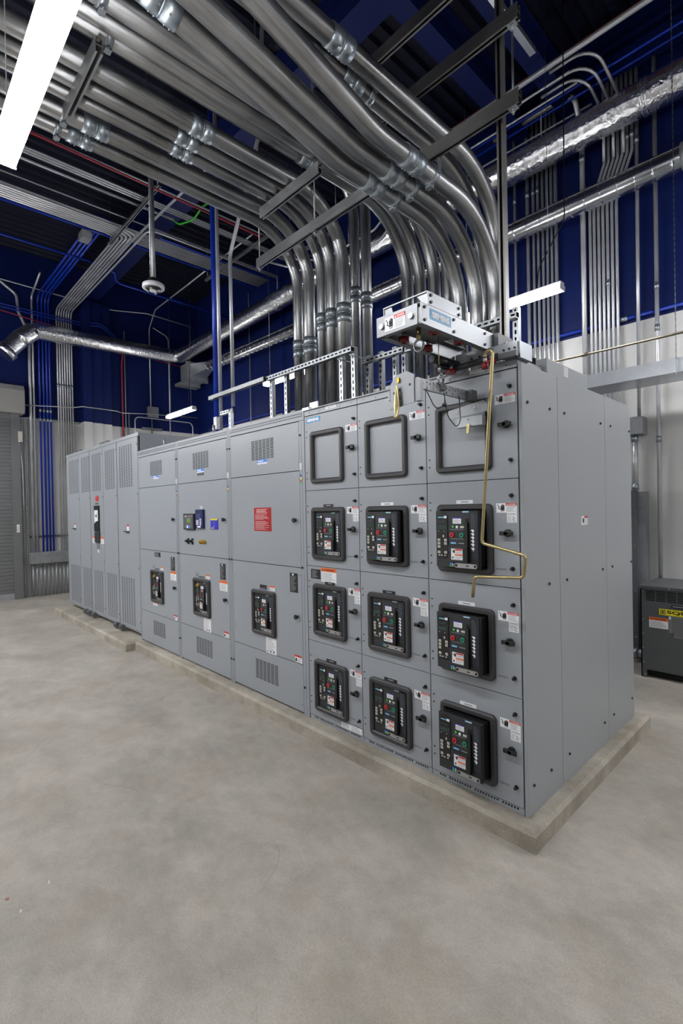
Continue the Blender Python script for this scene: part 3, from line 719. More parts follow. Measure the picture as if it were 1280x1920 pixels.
# ------------------------------------------------------------------ tall transfer switch cabinet at the far end
FA = ('F', .02)
AB = [(-8.40, -7.105, [(-8.375, -7.665, -8.24, -7.69, 6), (-7.655, -7.115, -7.55, -7.12, 5)]),
      (-7.10, -5.905, [(-7.09, -6.49, -6.99, -6.57, 5), (-6.48, -5.915, -6.40, -5.99, 5)]),
      (-5.90, -5.115, [(-5.89, -5.155, -5.825, -5.325, 6)])]
AL = ['grey louvred cabinet at the far end of the lineup nearest the roller shutter',
      'grey louvred cabinet with the tall black control panel and red maker letters',
      'grey louvred cabinet adjoining the lower switchboard section, one wide door']
ABX = []
for (a0, a1, doors), lab in zip(AB, AL):
    root = thing('louvred_cabinet', lab, 'switchgear cabinet', ((a0+a1)/2, .9, .1), 'louvred cabinets at the far end'); ABX.append(root)
    m = MB(); m.box(a0+.001, a1-.001, .045, 1.78, .17, 2.74, GREY); m.box(a0+.01, a1-.01, .038, .045, .18, 2.73, GAP)
    m.box(a0+.001, a1-.001, .02, .038, 2.70, 2.745, GREY); m.box(a0+.001, a1-.001, .02, .038, .165, .18, GREY); m.build('body', root)
    m = MB(); m.box(a0+.03, a1-.03, .12, 1.7, .1005, .17, GAP); m.build('plinth', root)  # plinth in shade black, for the dark gap beneath the cabinet
    for (u0, u1, g0, g1, nc) in doors:
        hs = vent(g0, g1, 2.06, 2.625, nc, 27, .62, .42)+vent(g0, g1, .22, .85, nc, 30, .62, .38)
        m = MB(); m.sheet(FA, u0, u1, .185, 2.695, -.016, 0, GREY, hs)
        for z in (2.6, 1.96, 1.0, .3): screw(m, FA, u1-.02, z, .012, DGREY)
        m.build('door', root)
    # lifting lugs at the foot
    for u in ((a1-.30, a1-.12) if a1 < -7 else (a0+.1, a1-.12) if a1 < -5.5 else (a0+.08,)):
        m = MB(); m.box(u, u+.09, -.03, .02, .12, .185, DGREY); m.cyl((u+.045, -.045, .15), (u+.045, -.03, .15), .02, DGREY, 10); m.build('lifting_lug', root, .004)
    for u in (a0+.35, a0+.55) if a1 < -5.5 else ():
        m = MB(); m.box(u, u+.16, .06, .2, 2.7405, 2.785, DGREY); m.build('roof_bracket', root)
r = ABX[1]
m = MB()
m.text(FA, 'ABB', -6.865, -6.69, 1.90, 1.985, .002, RED, .05); m.build('maker_letters', r, label='red capital letters')
m = MB(); m.slab(FA, -6.86, -6.72, 1.855, 1.875, 0, .002, BLK); m.lines(FA, -6.84, -6.74, 1.86, 1.87, 1, .0025, PALEINK, .4, 0); m.build('name_plate', r)
m = MB(); m.slab(FA, -6.88, -6.665, 1.44, 1.835, 0, .02, BLK); m.flat(FA, [(-6.855, 1.56), (-6.80, 1.59), (-6.74, 1.60), (-6.69, 1.60), (-6.69, 1.765), (-6.855, 1.765)], .021, WHITE)
m.disc(FA, -6.755, 1.68, .022, .021, .03, DGREY, 14); m.disc(FA, -6.82, 1.68, .008, .021, .024, BLK, 8); m.disc(FA, -6.77, 1.72, .016, .021, .026, CAMW, 12); m.build('control_panel', r, .003)
m = MB(); m.slab(FA, -6.87, -6.655, 1.27, 1.43, 0, .02, BLK2); m.build('lower_panel', r, .003)
for u in (-7.03, -6.65):
    m = MB(); m.slab(FA, u, u+.15, 1.26, 1.36, 0, .0015, WHITE); m.slab(FA, u, u+.15, 1.335, 1.36, .0015, .002, ORANGE); m.lines(FA, u+.01, u+.14, 1.27, 1.33, 4, .002, PALEINK); m.build('warning_label', r)
m = MB(); m.slab(FA, -6.83, -6.70, 1.18, 1.245, 0, .002, DGREY); m.lines(FA, -6.82, -6.71, 1.185, 1.24, 4, .0025, PALEINK, .4, .2); m.slab(FA, -6.80, -6.73, 1.12, 1.165, 0, .0015, WHITE); m.build('data_plate', r)
for r, u in ((ABX[0], -7.98), (ABX[2], -5.57)):
    m = MB(); m.slab(FA, u, u+.07, 1.475, 1.535, 0, .0015, WHITE); m.slab(FA, u, u+.07, 1.535, 1.56, 0, .0015, RED); m.build('padlock_tag', r)
    m = MB(); m.slab(FA, u-.06, u+.09, 1.462, 1.472, 0, .03, BLK); m.lines(FA, u, u+.07, 1.44, 1.452, 1, .001, INK, .5, 0); m.build('door_handle', r)
# ------------------------------------------------------------------ large conduits above the switchgear
def at_len(path, pick):
    """point and direction on the path nearest to a wanted point"""
    best = min(range(len(path)-1), key=lambda i: min((Vector(path[i]).lerp(Vector(path[i+1]), t/8)-Vector(pick)).length for t in range(9)))
    a, b = Vector(path[best]), Vector(path[best+1]); d = (b-a).normalized()
    return a+d*max(0, min((b-a).length, (Vector(pick)-a).dot(d))), d
def coupling(path, pick, r, parent, mt=None):
    c, d = at_len(path, pick); m = MB(); mt = mt or CPL
    R = r+.007; L = .082
    m.tube([c-d*L, c-d*.006], R, mt, 24); m.tube([c-d*.006, c+d*.006], r+.004, mt, 24); m.tube([c+d*.006, c+d*L], R, mt, 24)
    side = d.cross(Vector((0, 0, 1))) if abs(d.z) < .8 else Vector((1, 0, 0)); side = side.normalized(); dn = d.cross(side).normalized()
    for s in (-.05, -.025, .025, .05):
        for q in ((side*.5-Vector((0, 0, .85))) if abs(d.z) < .8 else Vector((.3, -1, 0)), (-side*.5-Vector((0, 0, .85))) if abs(d.z) < .8 else Vector((-1, -.3, 0))):
            q = q.normalized(); m.cyl(c+d*s+q*R*.98, c+d*s+q*(R+.006), .0045, STEEL, 8)
    m.build('coupling', parent)
def strap(path, pick, r, parent, up=True):
    c, d = at_len(path, pick); m = MB(); R = r+.004
    m.tube([c-d*.02, c+d*.02], R, CPL, 24)
    z = Vector((0, 0, 1)); side = d.cross(z).normalized()
    for s in (1, -1): m.obox(c+side*s*(R+.006)+z*(R*.4), d*.018, side*.003, z*(R*.75), CPL)
    b = c-z*(R+.012)+side*.012
    m.obox(b, d*.018, side*.02, z*.008, CPL); m.cyl(b-side*.03, b+side*.03, .006, SILV, 8); m.cyl(b-side*.024, b-side*.016, .011, SILV, 6)
    m.build('strap', parent)

ZT = 2.475
def conduit(name_pos, path, r, loc, cps=(), sts=(), seg=24):
    root = thing('large_conduit', name_pos, 'conduit', loc, 'large conduits above the switchgear')
    m = MB(); m.tube(path, r, PIPE, seg); m.build('pipe', root)
    for c in cps: coupling(path, c, r, root)
    for c in sts: strap(path, c, r, root)
    return root
YE = -6.5
# left bundle, front row
LB = [(-2.55, .050, .6, 3.27, (-2.55, -1.33, 4.35), (-2.55, -1.47, 4.35)), (-2.38, .057, .6, 3.26, (-2.38, -1.28, 4.35), (-2.38, -1.47, 4.35)),
      (-2.205, .045, .6, 3.43, (-2.205, -.74, 4.36), None), (-2.07, .05, .6, 3.43, (-2.07, -.77, 4.36), None), (-1.915, .057, .6, 3.43, (-1.915, -.74, 4.36), None)]
LW = ['outermost on the left of the left bundle', 'second from the left in the left bundle', 'third from the left in the left bundle, the thinnest one', 'fourth from the left in the left bundle', 'fifth and last of the front row of the left bundle']
for (x, r, y, zc, hc, hs), w in zip(LB, LW):
    path = fillet([(x, y, ZT), (x, y, 4.355), (x, YE, 4.355)], .52, 14)
    conduit('galvanised conduit bending overhead, '+w, path, r, (x, y, ZT), [(x, y, zc), hc], [hs] if hs else [])
# two taller risers behind the left bundle
for x, zc, w in ((-2.43, 3.95, 'left one'), (-2.27, 3.84, 'right one')):
    path = fillet([(x, 1.28, ZT), (x, 1.28, 5.25), (x, YE, 5.25)], .52, 14)
    conduit(f'tall straight conduit at the back right of the left bundle, {w} of two', path, .053, (x, 1.28, ZT), [(x, 1.28, zc)])
# right bundle, rear row running at the upper level
RB = [(-1.74, .057, 4.44, [(-1.74, .07, 4.44)], [(-1.74, -1.40, 4.44), (-1.74, .36, 4.44)], 'leftmost riser of the right bundle, passing lowest under the others overhead'),
      (-1.59, .053, 4.38, [], [], 'second riser from the left in the right bundle'),
      (-1.435, .057, 4.35, [], [(-1.435, -1.53, 4.35)], 'third riser from the left in the right bundle'),
      (-1.285, .057, 4.36, [], [], 'riser in shadow behind the curved front three of the right bundle'),
      (-.95, .055, 4.36, [(-.95, -.24, 4.36)], [(-.95, -.08, 4.36)], 'upper level pipe beside the topmost, right of the curved front three'),
      (-.80, .055, 4.33, [(-.80, -.48, 4.33)], [], 'topmost and rightmost upper level pipe, bending down behind the front three')]
for x, r, z, cps, sts, w in RB:
    path = fillet([(x, 1.28, ZT), (x, 1.28, z), (x, YE, z)], .62, 14)
    conduit('galvanised steel conduit, '+w, path, r, (x, 1.28, ZT), cps, sts)
# right bundle, front three at the lower level, kinked upwards towards the viewer
for x, sl, cps, sts, w in ((-.99, .19, [(-.99, -.02, 3.84), (-.99, -1.42, 4.05)], [(-.99, .2, 3.84)], 'leftmost'), (-.84, .17, [(-.84, .01, 3.84)], [(-.84, .2, 3.84)], 'middle'), (-.68, .25, [(-.68, .0, 3.84)], [(-.68, .2, 3.84)], 'rightmost')):
    z = 3.84; y1 = -.33; y2 = -2.0
    path = fillet([(x, 1.0, ZT), (x, 1.0, z), (x, y1, z), (x, y2, z+sl*(y1-y2)), (x, YE, z+sl*(y1-y2))], [.57, .6, .6], 14)
    conduit(f'galvanised steel conduit, {w} of the three big curved pipes in front of the right bundle', path, .057, (x, 1.0, ZT), cps, sts)

# ------------------------------------------------------------------ trapeze hangers
def channel(m, p, q, mt, w=.041, up=Vector((0, 0, 1)), slots=False):
    """open strut channel from p to q, mouth facing down"""
    p, q = Vector(p), Vector(q); d = q-p; L = d.length; d.normalize(); s = d.cross(up).normalized(); u = s.cross(d).normalized(); h = w/2; t = .003; c = (p+q)/2
    m.obox(c+u*(h-t/2), d*L/2, s*h, u*t/2, mt)
    for k in (1, -1):
        m.obox(c+s*k*(h-t/2), d*L/2, s*t/2, u*(h-t), mt); m.obox(c-u*(h-t/2)+s*k*(h-.006), d*L/2, s*.006, u*t/2, mt)
    m.obox(c+u*(h-t-.0005), d*(L/2-.001), s*(h-t), u*.0005, GAP)
def trapeze(nm, p, q, rods, lab, mt=STRUTD, double=True, ztop=7.2):
    root = thing(nm, lab, 'hanger', p, 'trapeze hangers above the switchgear')
    m = MB(); channel(m, p, q, mt)
    if double: channel(m, (p[0], p[1], p[2]+.0415), (q[0], q[1], q[2]+.0415), mt, up=Vector((0, 0, -1)))
    m.build('channel', root)
    for x, z1 in rods:
        m = MB(); m.cyl((x, p[1], p[2]-.06), (x, p[1], z1), .0065, STRUT, 8)
        m.box(x-.025, x+.025, p[1]-.022, p[1]+.022, p[2]-.028, p[2]-.0215, STEEL); m.cyl((x, p[1], p[2]-.043), (x, p[1], p[2]-.028), .013, STEEL, 6); m.build('threaded_rod', root)
    return root
trapeze('trapeze_hanger', (-2.66, .22, 4.0), (-1.12, .22, 4.0), [(-1.842, 7.2), (-2.63, 7.2)], 'steel strut channel crossing in front of the bends of the left bundle', STRUT)
trapeze('trapeze_hanger', (-1.08, .24, 3.985), (-.10, .24, 3.985), [(-.14, 4.385)], 'lowest dark strut channel above the three big curved pipes, free end at right')
trapeze('trapeze_hanger', (-1.38, .24, 4.455), (-.10, .24, 4.455), [(-.14, 4.83)], 'middle dark strut channel above the curved pipes, in the stack of three')
trapeze('trapeze_hanger', (-1.6, .24, 4.90), (-.10, .24, 4.90), [(-.14, 7.2)], 'highest dark strut channel above the curved pipes, nearest the picture top')
trapeze('trapeze_hanger', (-2.30, .02, 4.226), (-1.54, .02, 4.226), [], 'short strut channel under the three inner pipes of the left bundle', STRUT)
trapeze('trapeze_hanger', (-2.24, -1.49, 4.226), (-1.62, -1.49, 4.226), [], 'strut channel under the overhead pipes beside the near lamp', STRUT)

# slotted strut frames standing on the cabinet tops
def slotted(m, p, q, face, mt=STEEL):
    p, q = Vector(p), Vector(q); d = (q-p); L = d.length; d.normalize(); f = Vector(face); s = d.cross(f).normalized(); c = (p+q)/2
    n = max(2, int(L/.05)); st = L/n; b = len(m.v)
    for i in range(n):
        a0 = p+d*(st*i); a1 = a0+d*(st*.22); a2 = a0+d*(st*.78); a3 = a0+d*st
        def q4(u0, u1, w0, w1): m.poly([u0+s*w0+f*.0205, u1+s*w0+f*.0205, u1+s*w1+f*.0205, u0+s*w1+f*.0205], mt)
        q4(a0, a3, -.0205, -.007); q4(a0, a3, .007, .0205); q4(a0, a1, -.007, .007); q4(a2, a3, -.007, .007)
    for k in (1, -1): m.obox(c+s*k*.019, d*L/2, s*.0015, f*.0203, mt)
    m.obox(c-f*.0195, d*L/2, s*.0175, f*.001, GAP)
ZC = 2.4945; ZS = 2.4755
fr = thing('slotted_stand', 'slotted steel strut frame on the cabinet tops, in front of the left bundle of conduits', 'stand', (-2.8, .5, ZC))
for x, z0, z1 in ((-1.84, ZS, 3.06), (-2.86, ZC, 3.03), (-2.62, ZC, 3.03), (-1.695, ZS, 3.06), (-3.66, ZC, 2.86)):
    m = MB(); slotted(m, (x, .5, z0), (x, .5, z1), (0, -1, 0)); m.box(x-.04, x+.04, .46, .54, z0-.0005, z0+.005, STEEL); m.build('post', fr)
m = MB(); slotted(m, (-2.88, .455, 3.03), (-1.67, .455, 3.03), (0, -1, 0)); m.build('slotted_rail', fr)
m = MB(); channel(m, (-4.0, .428, 3.03), (-2.885, .428, 3.03), STRUT); m.build('plain_rail', fr)
m = MB(); slotted(m, (-3.86, .5, 2.84), (-3.63, .5, 2.84), (0, -1, 0)); m.build('short_rail', fr)
m = MB()
for x in (-1.84, -1.695): m.cyl((x+.02, .43, 2.98), (x+.02, .60, 2.98), .006, SILV, 8)
m.build('rail_bolt', fr)
fr = thing('slotted_stand', 'slotted steel strut frame behind the hoist, around the right bundle of conduits', 'stand', (-1.2, .86, ZS))
for x in (-1.87, -1.71, -1.55, -1.45, -.545, -.45):
    m = MB(); z1 = 3.1
    slotted(m, (x, .86, 2.448), (x, .86, z1), (0, -1, 0)); m.build('post', fr)
m = MB(); slotted(m, (-1.90, .815, 3.04), (-1.42, .815, 3.04), (0, -1, 0)); m.build('slotted_rail', fr)
m = MB(); slotted(m, (-1.40, .815, 3.03), (-.42, .815, 3.03), (0, -1, 0)); m.build('slotted_rail', fr)

# blue riser with its strut post at the left end of the frame
b = thing('blue_conduit', 'bright blue conduit rising from the switchboard top to the ceiling', 'conduit', (-3.965, .5, ZC))
m = MB(); m.tube([(-3.965, .5, ZC), (-3.965, .5, 7.2)], .036, BLUEC, 18); m.build('pipe', b)
m = MB(); m.tube([(-3.965, .5, 3.02), (-3.965, .5, 3.05)], .042, CPL, 18); m.cyl((-3.965, .44, 3.035), (-4.0, .43, 3.035), .008, SILV, 8); m.build('strap', b)
m = MB(); m.tube([(-3.885, .5, ZC), (-3.885, .5, 7.2)], .021, PIPE2, 12); c = tag(m.build('grey_conduit', None), 'thin grey conduit standing right beside the bright blue riser', 'conduit')
m = MB(); m.box(-3.93, -3.865, .43, .475, 2.66, 2.80, CAMW); m.build('outlet_body', c)
m = MB(); m.tube(fillet([(-3.66, .53, 2.90), (-3.66, .53, 4.6), (-3.05, .53, 5.6), (-2.9, .53, 7.2)], .25), .021, PIPE2, 12); tag(m.build('bent_conduit', None), 'thin steel conduit leaning to the right above the small slotted post', 'conduit')
m = MB(); channel(m, (-.262, .33, 2.448), (-.262, .33, 7.2), STRUTD, .041, Vector((0, 1, 0)))
tag(m.build('strut_post', None), 'tall dark strut post rising from the switchgear top at the near corner to the ceiling', 'post')
for x, z in ((-3.28, ZC), (-4.45, ZC)):
    m = MB(); m.box(x-.03, x+.03, .05, .09, z, z+.006, STEEL); m.cyl((x, .07, z), (x, .07, z+.09), .016, GALVD, 10); m.cyl((x-.03, .07, z+.03), (x+.03, .07, z+.03), .006, STEEL, 8)
    tag(m.build('lifting_eye', None), 'small steel lifting stud on the switchboard top edge, '+('right one nearer the breaker columns' if x > -4 else 'left one by the blue riser'), 'lifting stud')
m = MB(); m.box(-1.80, -1.70, .02, .10, 2.4755, 2.482, STEEL); m.box(-1.80, -1.70, .09, .10, 2.482, 2.56, STEEL); m.box(-1.77, -1.69, -.012, .02, 2.4755, 2.50, STEEL); tag(m.build('rail_bracket', None, .002), 'zinc angle bracket at the left end of the hoist rail above the cyan sign', 'bracket')

# ------------------------------------------------------------------ breaker hoist
h = thing('breaker_hoist', 'steel breaker hoist arm with a cyan maker plate projecting over the front of the switchgear', 'hoist', (-.3, -.2, 2.476))
FH = ('F', -.61); RH = ('R', -.17)
m = MB(); z0, z1 = 2.552, 2.648
m.box(-.175, -.17, -.61, .13, z0, z1, PLATE); m.box(-.20, -.175, -.61, .13, z1-.005, z1, DGREY); m.box(-.205, -.175, -.58, .13, z0, z0+.005, DGREY)
rbm = m
m = MB(); m.box(-.44, -.435, -.61, .13, z0, z1, PLATE); m.box(-.435, -.405, -.60, .13, z1-.005, z1, DGREY); m.box(-.435, -.40, -.60, .13, z0, z0+.005, DGREY); m.build('left_beam', h, .001)
m = MB(); m.box(-.44, -.19, -.612, -.606, z0, z1, PLATE); m.box(-.44, -.19, -.606, -.575, z1-.005, z1, DGREY); m.box(-.44, -.19, -.606, -.585, z0, z0+.005, DGREY)
for x in (-.405, -.225): m.disc(('F', -.612), x, 2.598, .014, 0, .009, SILV, 12)
m.build('front_plate', h, .001)
m = MB(); danger_label(('F', -.612), -.385, 2.632, .125, .066, h, lower=False)
m = rbm
for y in (-.585, -.35, -.06): 
    for z in (2.572, 2.63): m.disc(RH, y, z, .0075, 0, .006, BLK, 8)
for y in (.02, .045, .07): m.disc(RH, y, 2.575, .006, 0, .006, BLK, 8)
m.build('right_beam', h)
m = MB(); m.slab(RH, -.545, -.375, 2.585, 2.635, 0, .001, BLUEL); m.text(RH, 'SIEMENS', -.53, -.39, 2.596, 2.624, .0016, WHITE, .055); m.build('maker_plate', h, label='cyan plate with white capitals')
# raised cross bracket above the beams
m = MB(); m.box(-.175, -.17, -.56, -.28, 2.65, 2.712, PLATE); m.box(-.44, -.175, -.562, -.556, 2.706, 2.712, PLATE); m.box(-.44, -.435, -.56, -.28, 2.65, 2.712, PLATE)
m.prism([(-.435, -.556, 2.65), (-.375, -.556, 2.65), (-.39, -.556, 2.706), (-.435, -.556, 2.706)], (0, .004, 0), PLATE); m.prism([(-.175, -.556, 2.65), (-.19, -.556, 2.65), (-.235, -.556, 2.706), (-.175, -.556, 2.706)], (0, .004, 0), PLATE)
for y in (-.535, -.305):
    for z in (2.665, 2.697): m.disc(RH, y, z, .0075, 0, .006, BLK, 8)
m.box(-.435, -.175, -.285, -.28, 2.65, 2.712, DGREY); m.build('raised_bracket', h)
# carriage with red rollers under the arm
m = MB(); m.box(-.40, -.205, -.50, -.20, 2.60, 2.606, DGREY); m.cyl((-.30, -.46, 2.54), (-.30, -.46, 2.60), .012, BRASS, 10); 
tp = [(-.30+.028*math.cos(t), -.46, 2.515+.028*math.sin(t)) for t in [2*PI*k/16 for k in range(17)]]; m.tube(tp, .006, STEEL, 8); m.build('carriage', h)
for x, y in ((-.385, -.47), (-.215, -.45), (-.385, -.27), (-.215, -.24)):
    m = MB(); m.cyl((x, y, 2.545), (x, y, 2.575), .026, WHEELR, 16); m.cyl((x, y, 2.575), (x, y, 2.60), .008, SILV, 8); m.cyl((x, y, 2.54), (x, y, 2.545), .012, BLK, 10); m.build('roller', h)
m = MB(); m.cyl((-.42, -.19, 2.53), (-.42, .05, 2.53), .02, BLK2, 12); m.box(-.43, -.30, .06, .066, 2.53, 2.60, DGREY); m.cyl((-.42, -.15, 2.50), (-.41, -.02, 2.50), .01, BLK2, 10); m.build('drive_tube', h)
m = MB(); m.prism([(-.172, .03, 2.552), (-.172, .16, 2.56), (-.172, .20, 2.60), (-.172, .18, 2.648), (-.172, .03, 2.648)], (.03, 0, 0), DGREY); m.disc(('R', -.142), .11, 2.60, .014, 0, .006, SILV, 12); m.cyl((-.165, .185, 2.60), (-.146, .185, 2.60), .045, WHEELR, 20); m.build('end_pulley', h)
m = MB(); m.box(-.44, -.002, -.055, -.03, 2.478, 2.505, DGREY); m.cyl((-.46, -.06, 2.482), (-.1, -.06, 2.495), .016, BLK2, 12)
m.box(-.30, -.01, -.03, -.004, 2.495, 2.56, STEEL); m.box(-.12, -.03, -.012, .10, 2.50, 2.56, STEEL)
for x in (-.27, -.22, -.08, -.05, -.02): m.disc(('F', -.03), x, 2.525, .006, 0, .005, BLK, 8)
m.box(-.03, .0, -.012, .12, 2.476, 2.56, STEEL); m.build('cross_rail', h)
for x in (-.365, -.125):
    m = MB(); m.cyl((x, -.085, 2.455), (x, -.085, 2.476), .028, WHEELR, 16); m.cyl((x, -.085, 2.476), (x, -.085, 2.50), .008, SILV, 8); m.build('roller', h)
m = MB(); m.box(-1.76, -.45, -.012, .03, 2.4745, 2.484, GREY); tag(m.build('hoist_rail', None, .002), 'thin grey top rail along the front edge of the left and middle breaker columns', 'rail')
# wire rope
m = MB(); m.cyl((-.275, -.33, 2.40), (-.275, -.33, 2.60), .0025, BRASS, 8); m.cyl((-.275, -.33, 2.40), (-.275, -.33, 2.435), .006, SILV, 8); m.build('wire_rope', h)
# lifting beam hanging from the rope
lb = thing('lifting_beam', 'perforated steel lifting beam with end plates hanging from the hoist rope', 'lifting beam', (-.28, -.3, 2.18))
m = MB(); hs = []
RB_ = ('R', -.272); cc = []
m.box(-.29, -.272, -.515, -.085, 2.295, 2.345, GALVD)
for i in range(8):
    y = -.49+.055*i
    for z in (2.306, 2.336): m.disc(RB_, y, z, .006, 0, .005, SILV, 8)
    m.disc(RB_, y+.022, 2.321+.006*(i % 2), .004, 0, .0006, GAP, 8)
m.build('beam', lb, .001)
m = MB(); m.disc(RB_, -.31, 2.32, .015, -.03, .02, DGREY, 12); tp = [(-.265, -.33+.022*math.cos(t), 2.365+.026*math.sin(t)) for t in [2*PI*k/16 for k in range(17)]]; m.tube(tp, .006, STEEL, 8); m.build('shackle', lb)
m = MB(); FP = ('F', -.52); pts = [(-.435, 2.21), (-.305, 2.225), (-.285, 2.225), (-.285, 2.36), (-.33, 2.385), (-.40, 2.375), (-.435, 2.335)]
m.prism([m.P(FP, u, v, 0) for u, v in pts], (0, -.004, 0), PLATE); m.box(-.455, -.44, -.52, -.49, 2.26, 2.31, PLATE); m.box(-.285, -.255, -.52, -.49, 2.23, 2.335, PLATE)
for u, v in ((-.41, 2.29), (-.31, 2.315), (-.375, 2.30), (-.375, 2.26)): m.disc(FP, u, v, .007, .004, .005, INK, 8)
m.slab(FP, -.385, -.372, 2.335, 2.36, .004, .012, GOLD); m.build('front_end_plate', lb)
m = MB(); m.prism([(-.385, -.535, 2.32), (-.375, -.535, 2.32), (-.365, -.535, 2.22), (-.375, -.54, 2.165), (-.39, -.54, 2.165), (-.40, -.535, 2.23)], (0, -.006, 0), BRASS); m.cyl((-.385, -.56, 2.165), (-.36, -.55, 2.16), .006, BRASS, 8); m.build('latch_finger', lb)
m = MB(); m.prism([(-.385, -.09, 2.20), (-.15, -.09, 2.215), (-.15, -.09, 2.26), (-.17, -.09, 2.275), (-.385, -.09, 2.25)], (0, .005, 0), PLATE); m.box(-.15, -.145, -.09, -.05, 2.21, 2.285, PLATE); m.box(-.34, -.18, -.085, -.05, 2.15, 2.20, GALVD); m.box(-.29, -.24, -.085, -.03, 2.29, 2.345, DGREY)
for u, v in ((-.33, 2.235), (-.22, 2.245), (-.27, 2.19)): m.disc(('F', -.09), u, v, .005, 0, .004, WHITE, 8)
m.prism([(-.27, -.09, 2.16), (-.25, -.09, 2.16), (-.255, -.095, 2.11), (-.268, -.095, 2.11)], (0, -.004, 0), BRASS); m.build('rear_end_plate', lb)
m = MB(); m.tube(fillet([(-.265, -.46, 2.295), (-.262, -.38, 2.20), (-.262, -.30, 2.24), (-.262, -.31, 2.30)], .05), .0025, CABLE, 6); m.tube(fillet([(-.262, -.31, 2.295), (-.262, -.28, 2.18), (-.262, -.20, 2.13), (-.264, -.16, 2.17), (-.264, -.17, 2.30)], .05), .0025, CABLE, 6); m.cyl((-.262, -.315, 2.235), (-.262, -.30, 2.235), .01, CABLE, 10); m.build('release_cord', lb)
# crank
cr = [(-.092, -.2, 2.405), (-.092, -.2, 2.487), (-.048, -.2, 2.487), (-.127, -.2, 1.532), (.112, -.22, 1.483), (.099, -.22, 1.378), (-.160, -.22, 1.362), (-.172, -.22, 1.256)]
m = MB(); m.tube(fillet(cr, [.022, .022, .02, .022, .022, .022], 6), .0082, BRASS, 12)
cr_o = tag(m.build('hoist_crank', None), 'yellow zinc crank handle hanging in front of the right breaker column', 'crank handle')
m = MB(); m.cyl((-.092, -.2, 2.40), (-.092, -.2, 2.43), .016, WHEELR, 12); m.cyl((-.092, -.2, 2.43), (-.092, -.2, 2.46), .009, SILV, 10); m.build('drive_pin', h)
# ------------------------------------------------------------------ lamps
def lamp(x0, x1, y, z, lab, wires=True, w=.115):
    root = thing('linear_lamp', lab, 'lamp', ((x0+x1)/2, y, z), 'linear ceiling lamps')
    m = MB(); m.box(x0, x1, y-w/2+.014, y+w/2-.014, z+.053, z+.085, CAMW); m.build('housing', root, .004)
    m = MB(); e = .006
    sec = [(-w/2+.010, .052), (-w/2+.004, .044), (-w/2+.004, .008), (-w/2+.014, 0), (w/2-.014, 0), (w/2-.004, .008), (w/2-.004, .044), (w/2-.010, .052)]
    m.prism([(x0+e, y+a, z+b) for a, b in sec], (x1-x0-2*e, 0, 0), LED); m.build('diffuser', root)
    for xa in (x0, x1-e):
        m = MB(); m.box(xa, xa+e, y-w/2, y+w/2, z, z+.0525, CAMW); m.build('end_cap', root)
    if wires:
        for xa in (x0+.137, x1-.137): m = MB(); m.cyl((xa, y, z+.085), (xa, y, 7.2), .0025, STEEL, 6); m.build('hanging_wire', root)
    return root
lamp(-1.80, .64, -1.91, 3.5, 'big glaring linear lamp at the upper left corner, nearest to the viewer')
lb2 = lamp(-2.03, -.82, 2.58, 3.85, 'white linear lamp hanging behind the right bundle of conduits, before the navy wall')
m = MB(); m.tube(fillet([(-1.08, 2.58, 3.93), (-1.06, 2.58, 4.15), (-.80, 2.6, 4.55), (-.78, 2.6, 7.2)], .2), .006, CABLE, 8); m.build('power_cord', lb2)
m = MB()
for k in range(60):
    z = 3.945+.03*k; m.obox((-1.42, 2.58, z), (.004 if k % 2 else .0015, 0, 0), (0, .0015 if k % 2 else .004, 0), (0, 0, .014), STEEL)
m.build('hanging_chain', lb2)
lamp(-5.82, -4.60, 2.49, 3.85, 'linear lamp half hidden behind the slotted frame and the left bundle')
lb3 = lamp(-9.64, -8.38, 2.46, 3.85, 'small looking linear lamp in the far corner above the grey louvred cabinets')
m = MB(); m.tube(fillet([(-8.66, 2.46, 3.93), (-8.60, 2.46, 4.3), (-8.52, 2.48, 5.2), (-8.52, 2.48, 7.2)], .1), .005, CABLE, 6); m.build('power_cord', lb3)
for x0, x1, y, z, w in ((.38, 2.62, 2.58, 3.85, 'fill lamp added in the row behind the switchgear, just right of the view'), (1.9, 4.3, 1.5, 3.6, 'fill lamp added right of the switchgear end, outside the view'), (2.9, 4.12, 2.58, 3.85, 'lamp in the row behind the switchgear, farthest right'), (-9.4, -7.0, -3.5, 3.5, 'fill lamp added between the near rows, beside the roller shutter'), (-5.6, -3.2, -3.5, 3.5, 'fill lamp added between the near rows, left of the view'), (-5.6, -3.2, -1.95, 3.5, 'lamp in the near row, left of the view'), (-9.4, -7.0, -1.95, 3.5, 'lamp in the near row beside the roller shutter'),  # lamps called fill are unseen additions brightening back wall, end panel and left side
                 (2.6, 5.0, -1.95, 3.5, 'lamp in the near row, right of the viewer'), (-5.6, -3.2, -5.2, 3.5, 'lamp in the row behind the viewer, left one'), (-9.4, -7.0, -5.2, 3.5, 'lamp in the row behind the viewer, far left one')):
    lamp(x0, x1, y, z, 'linear '+w)

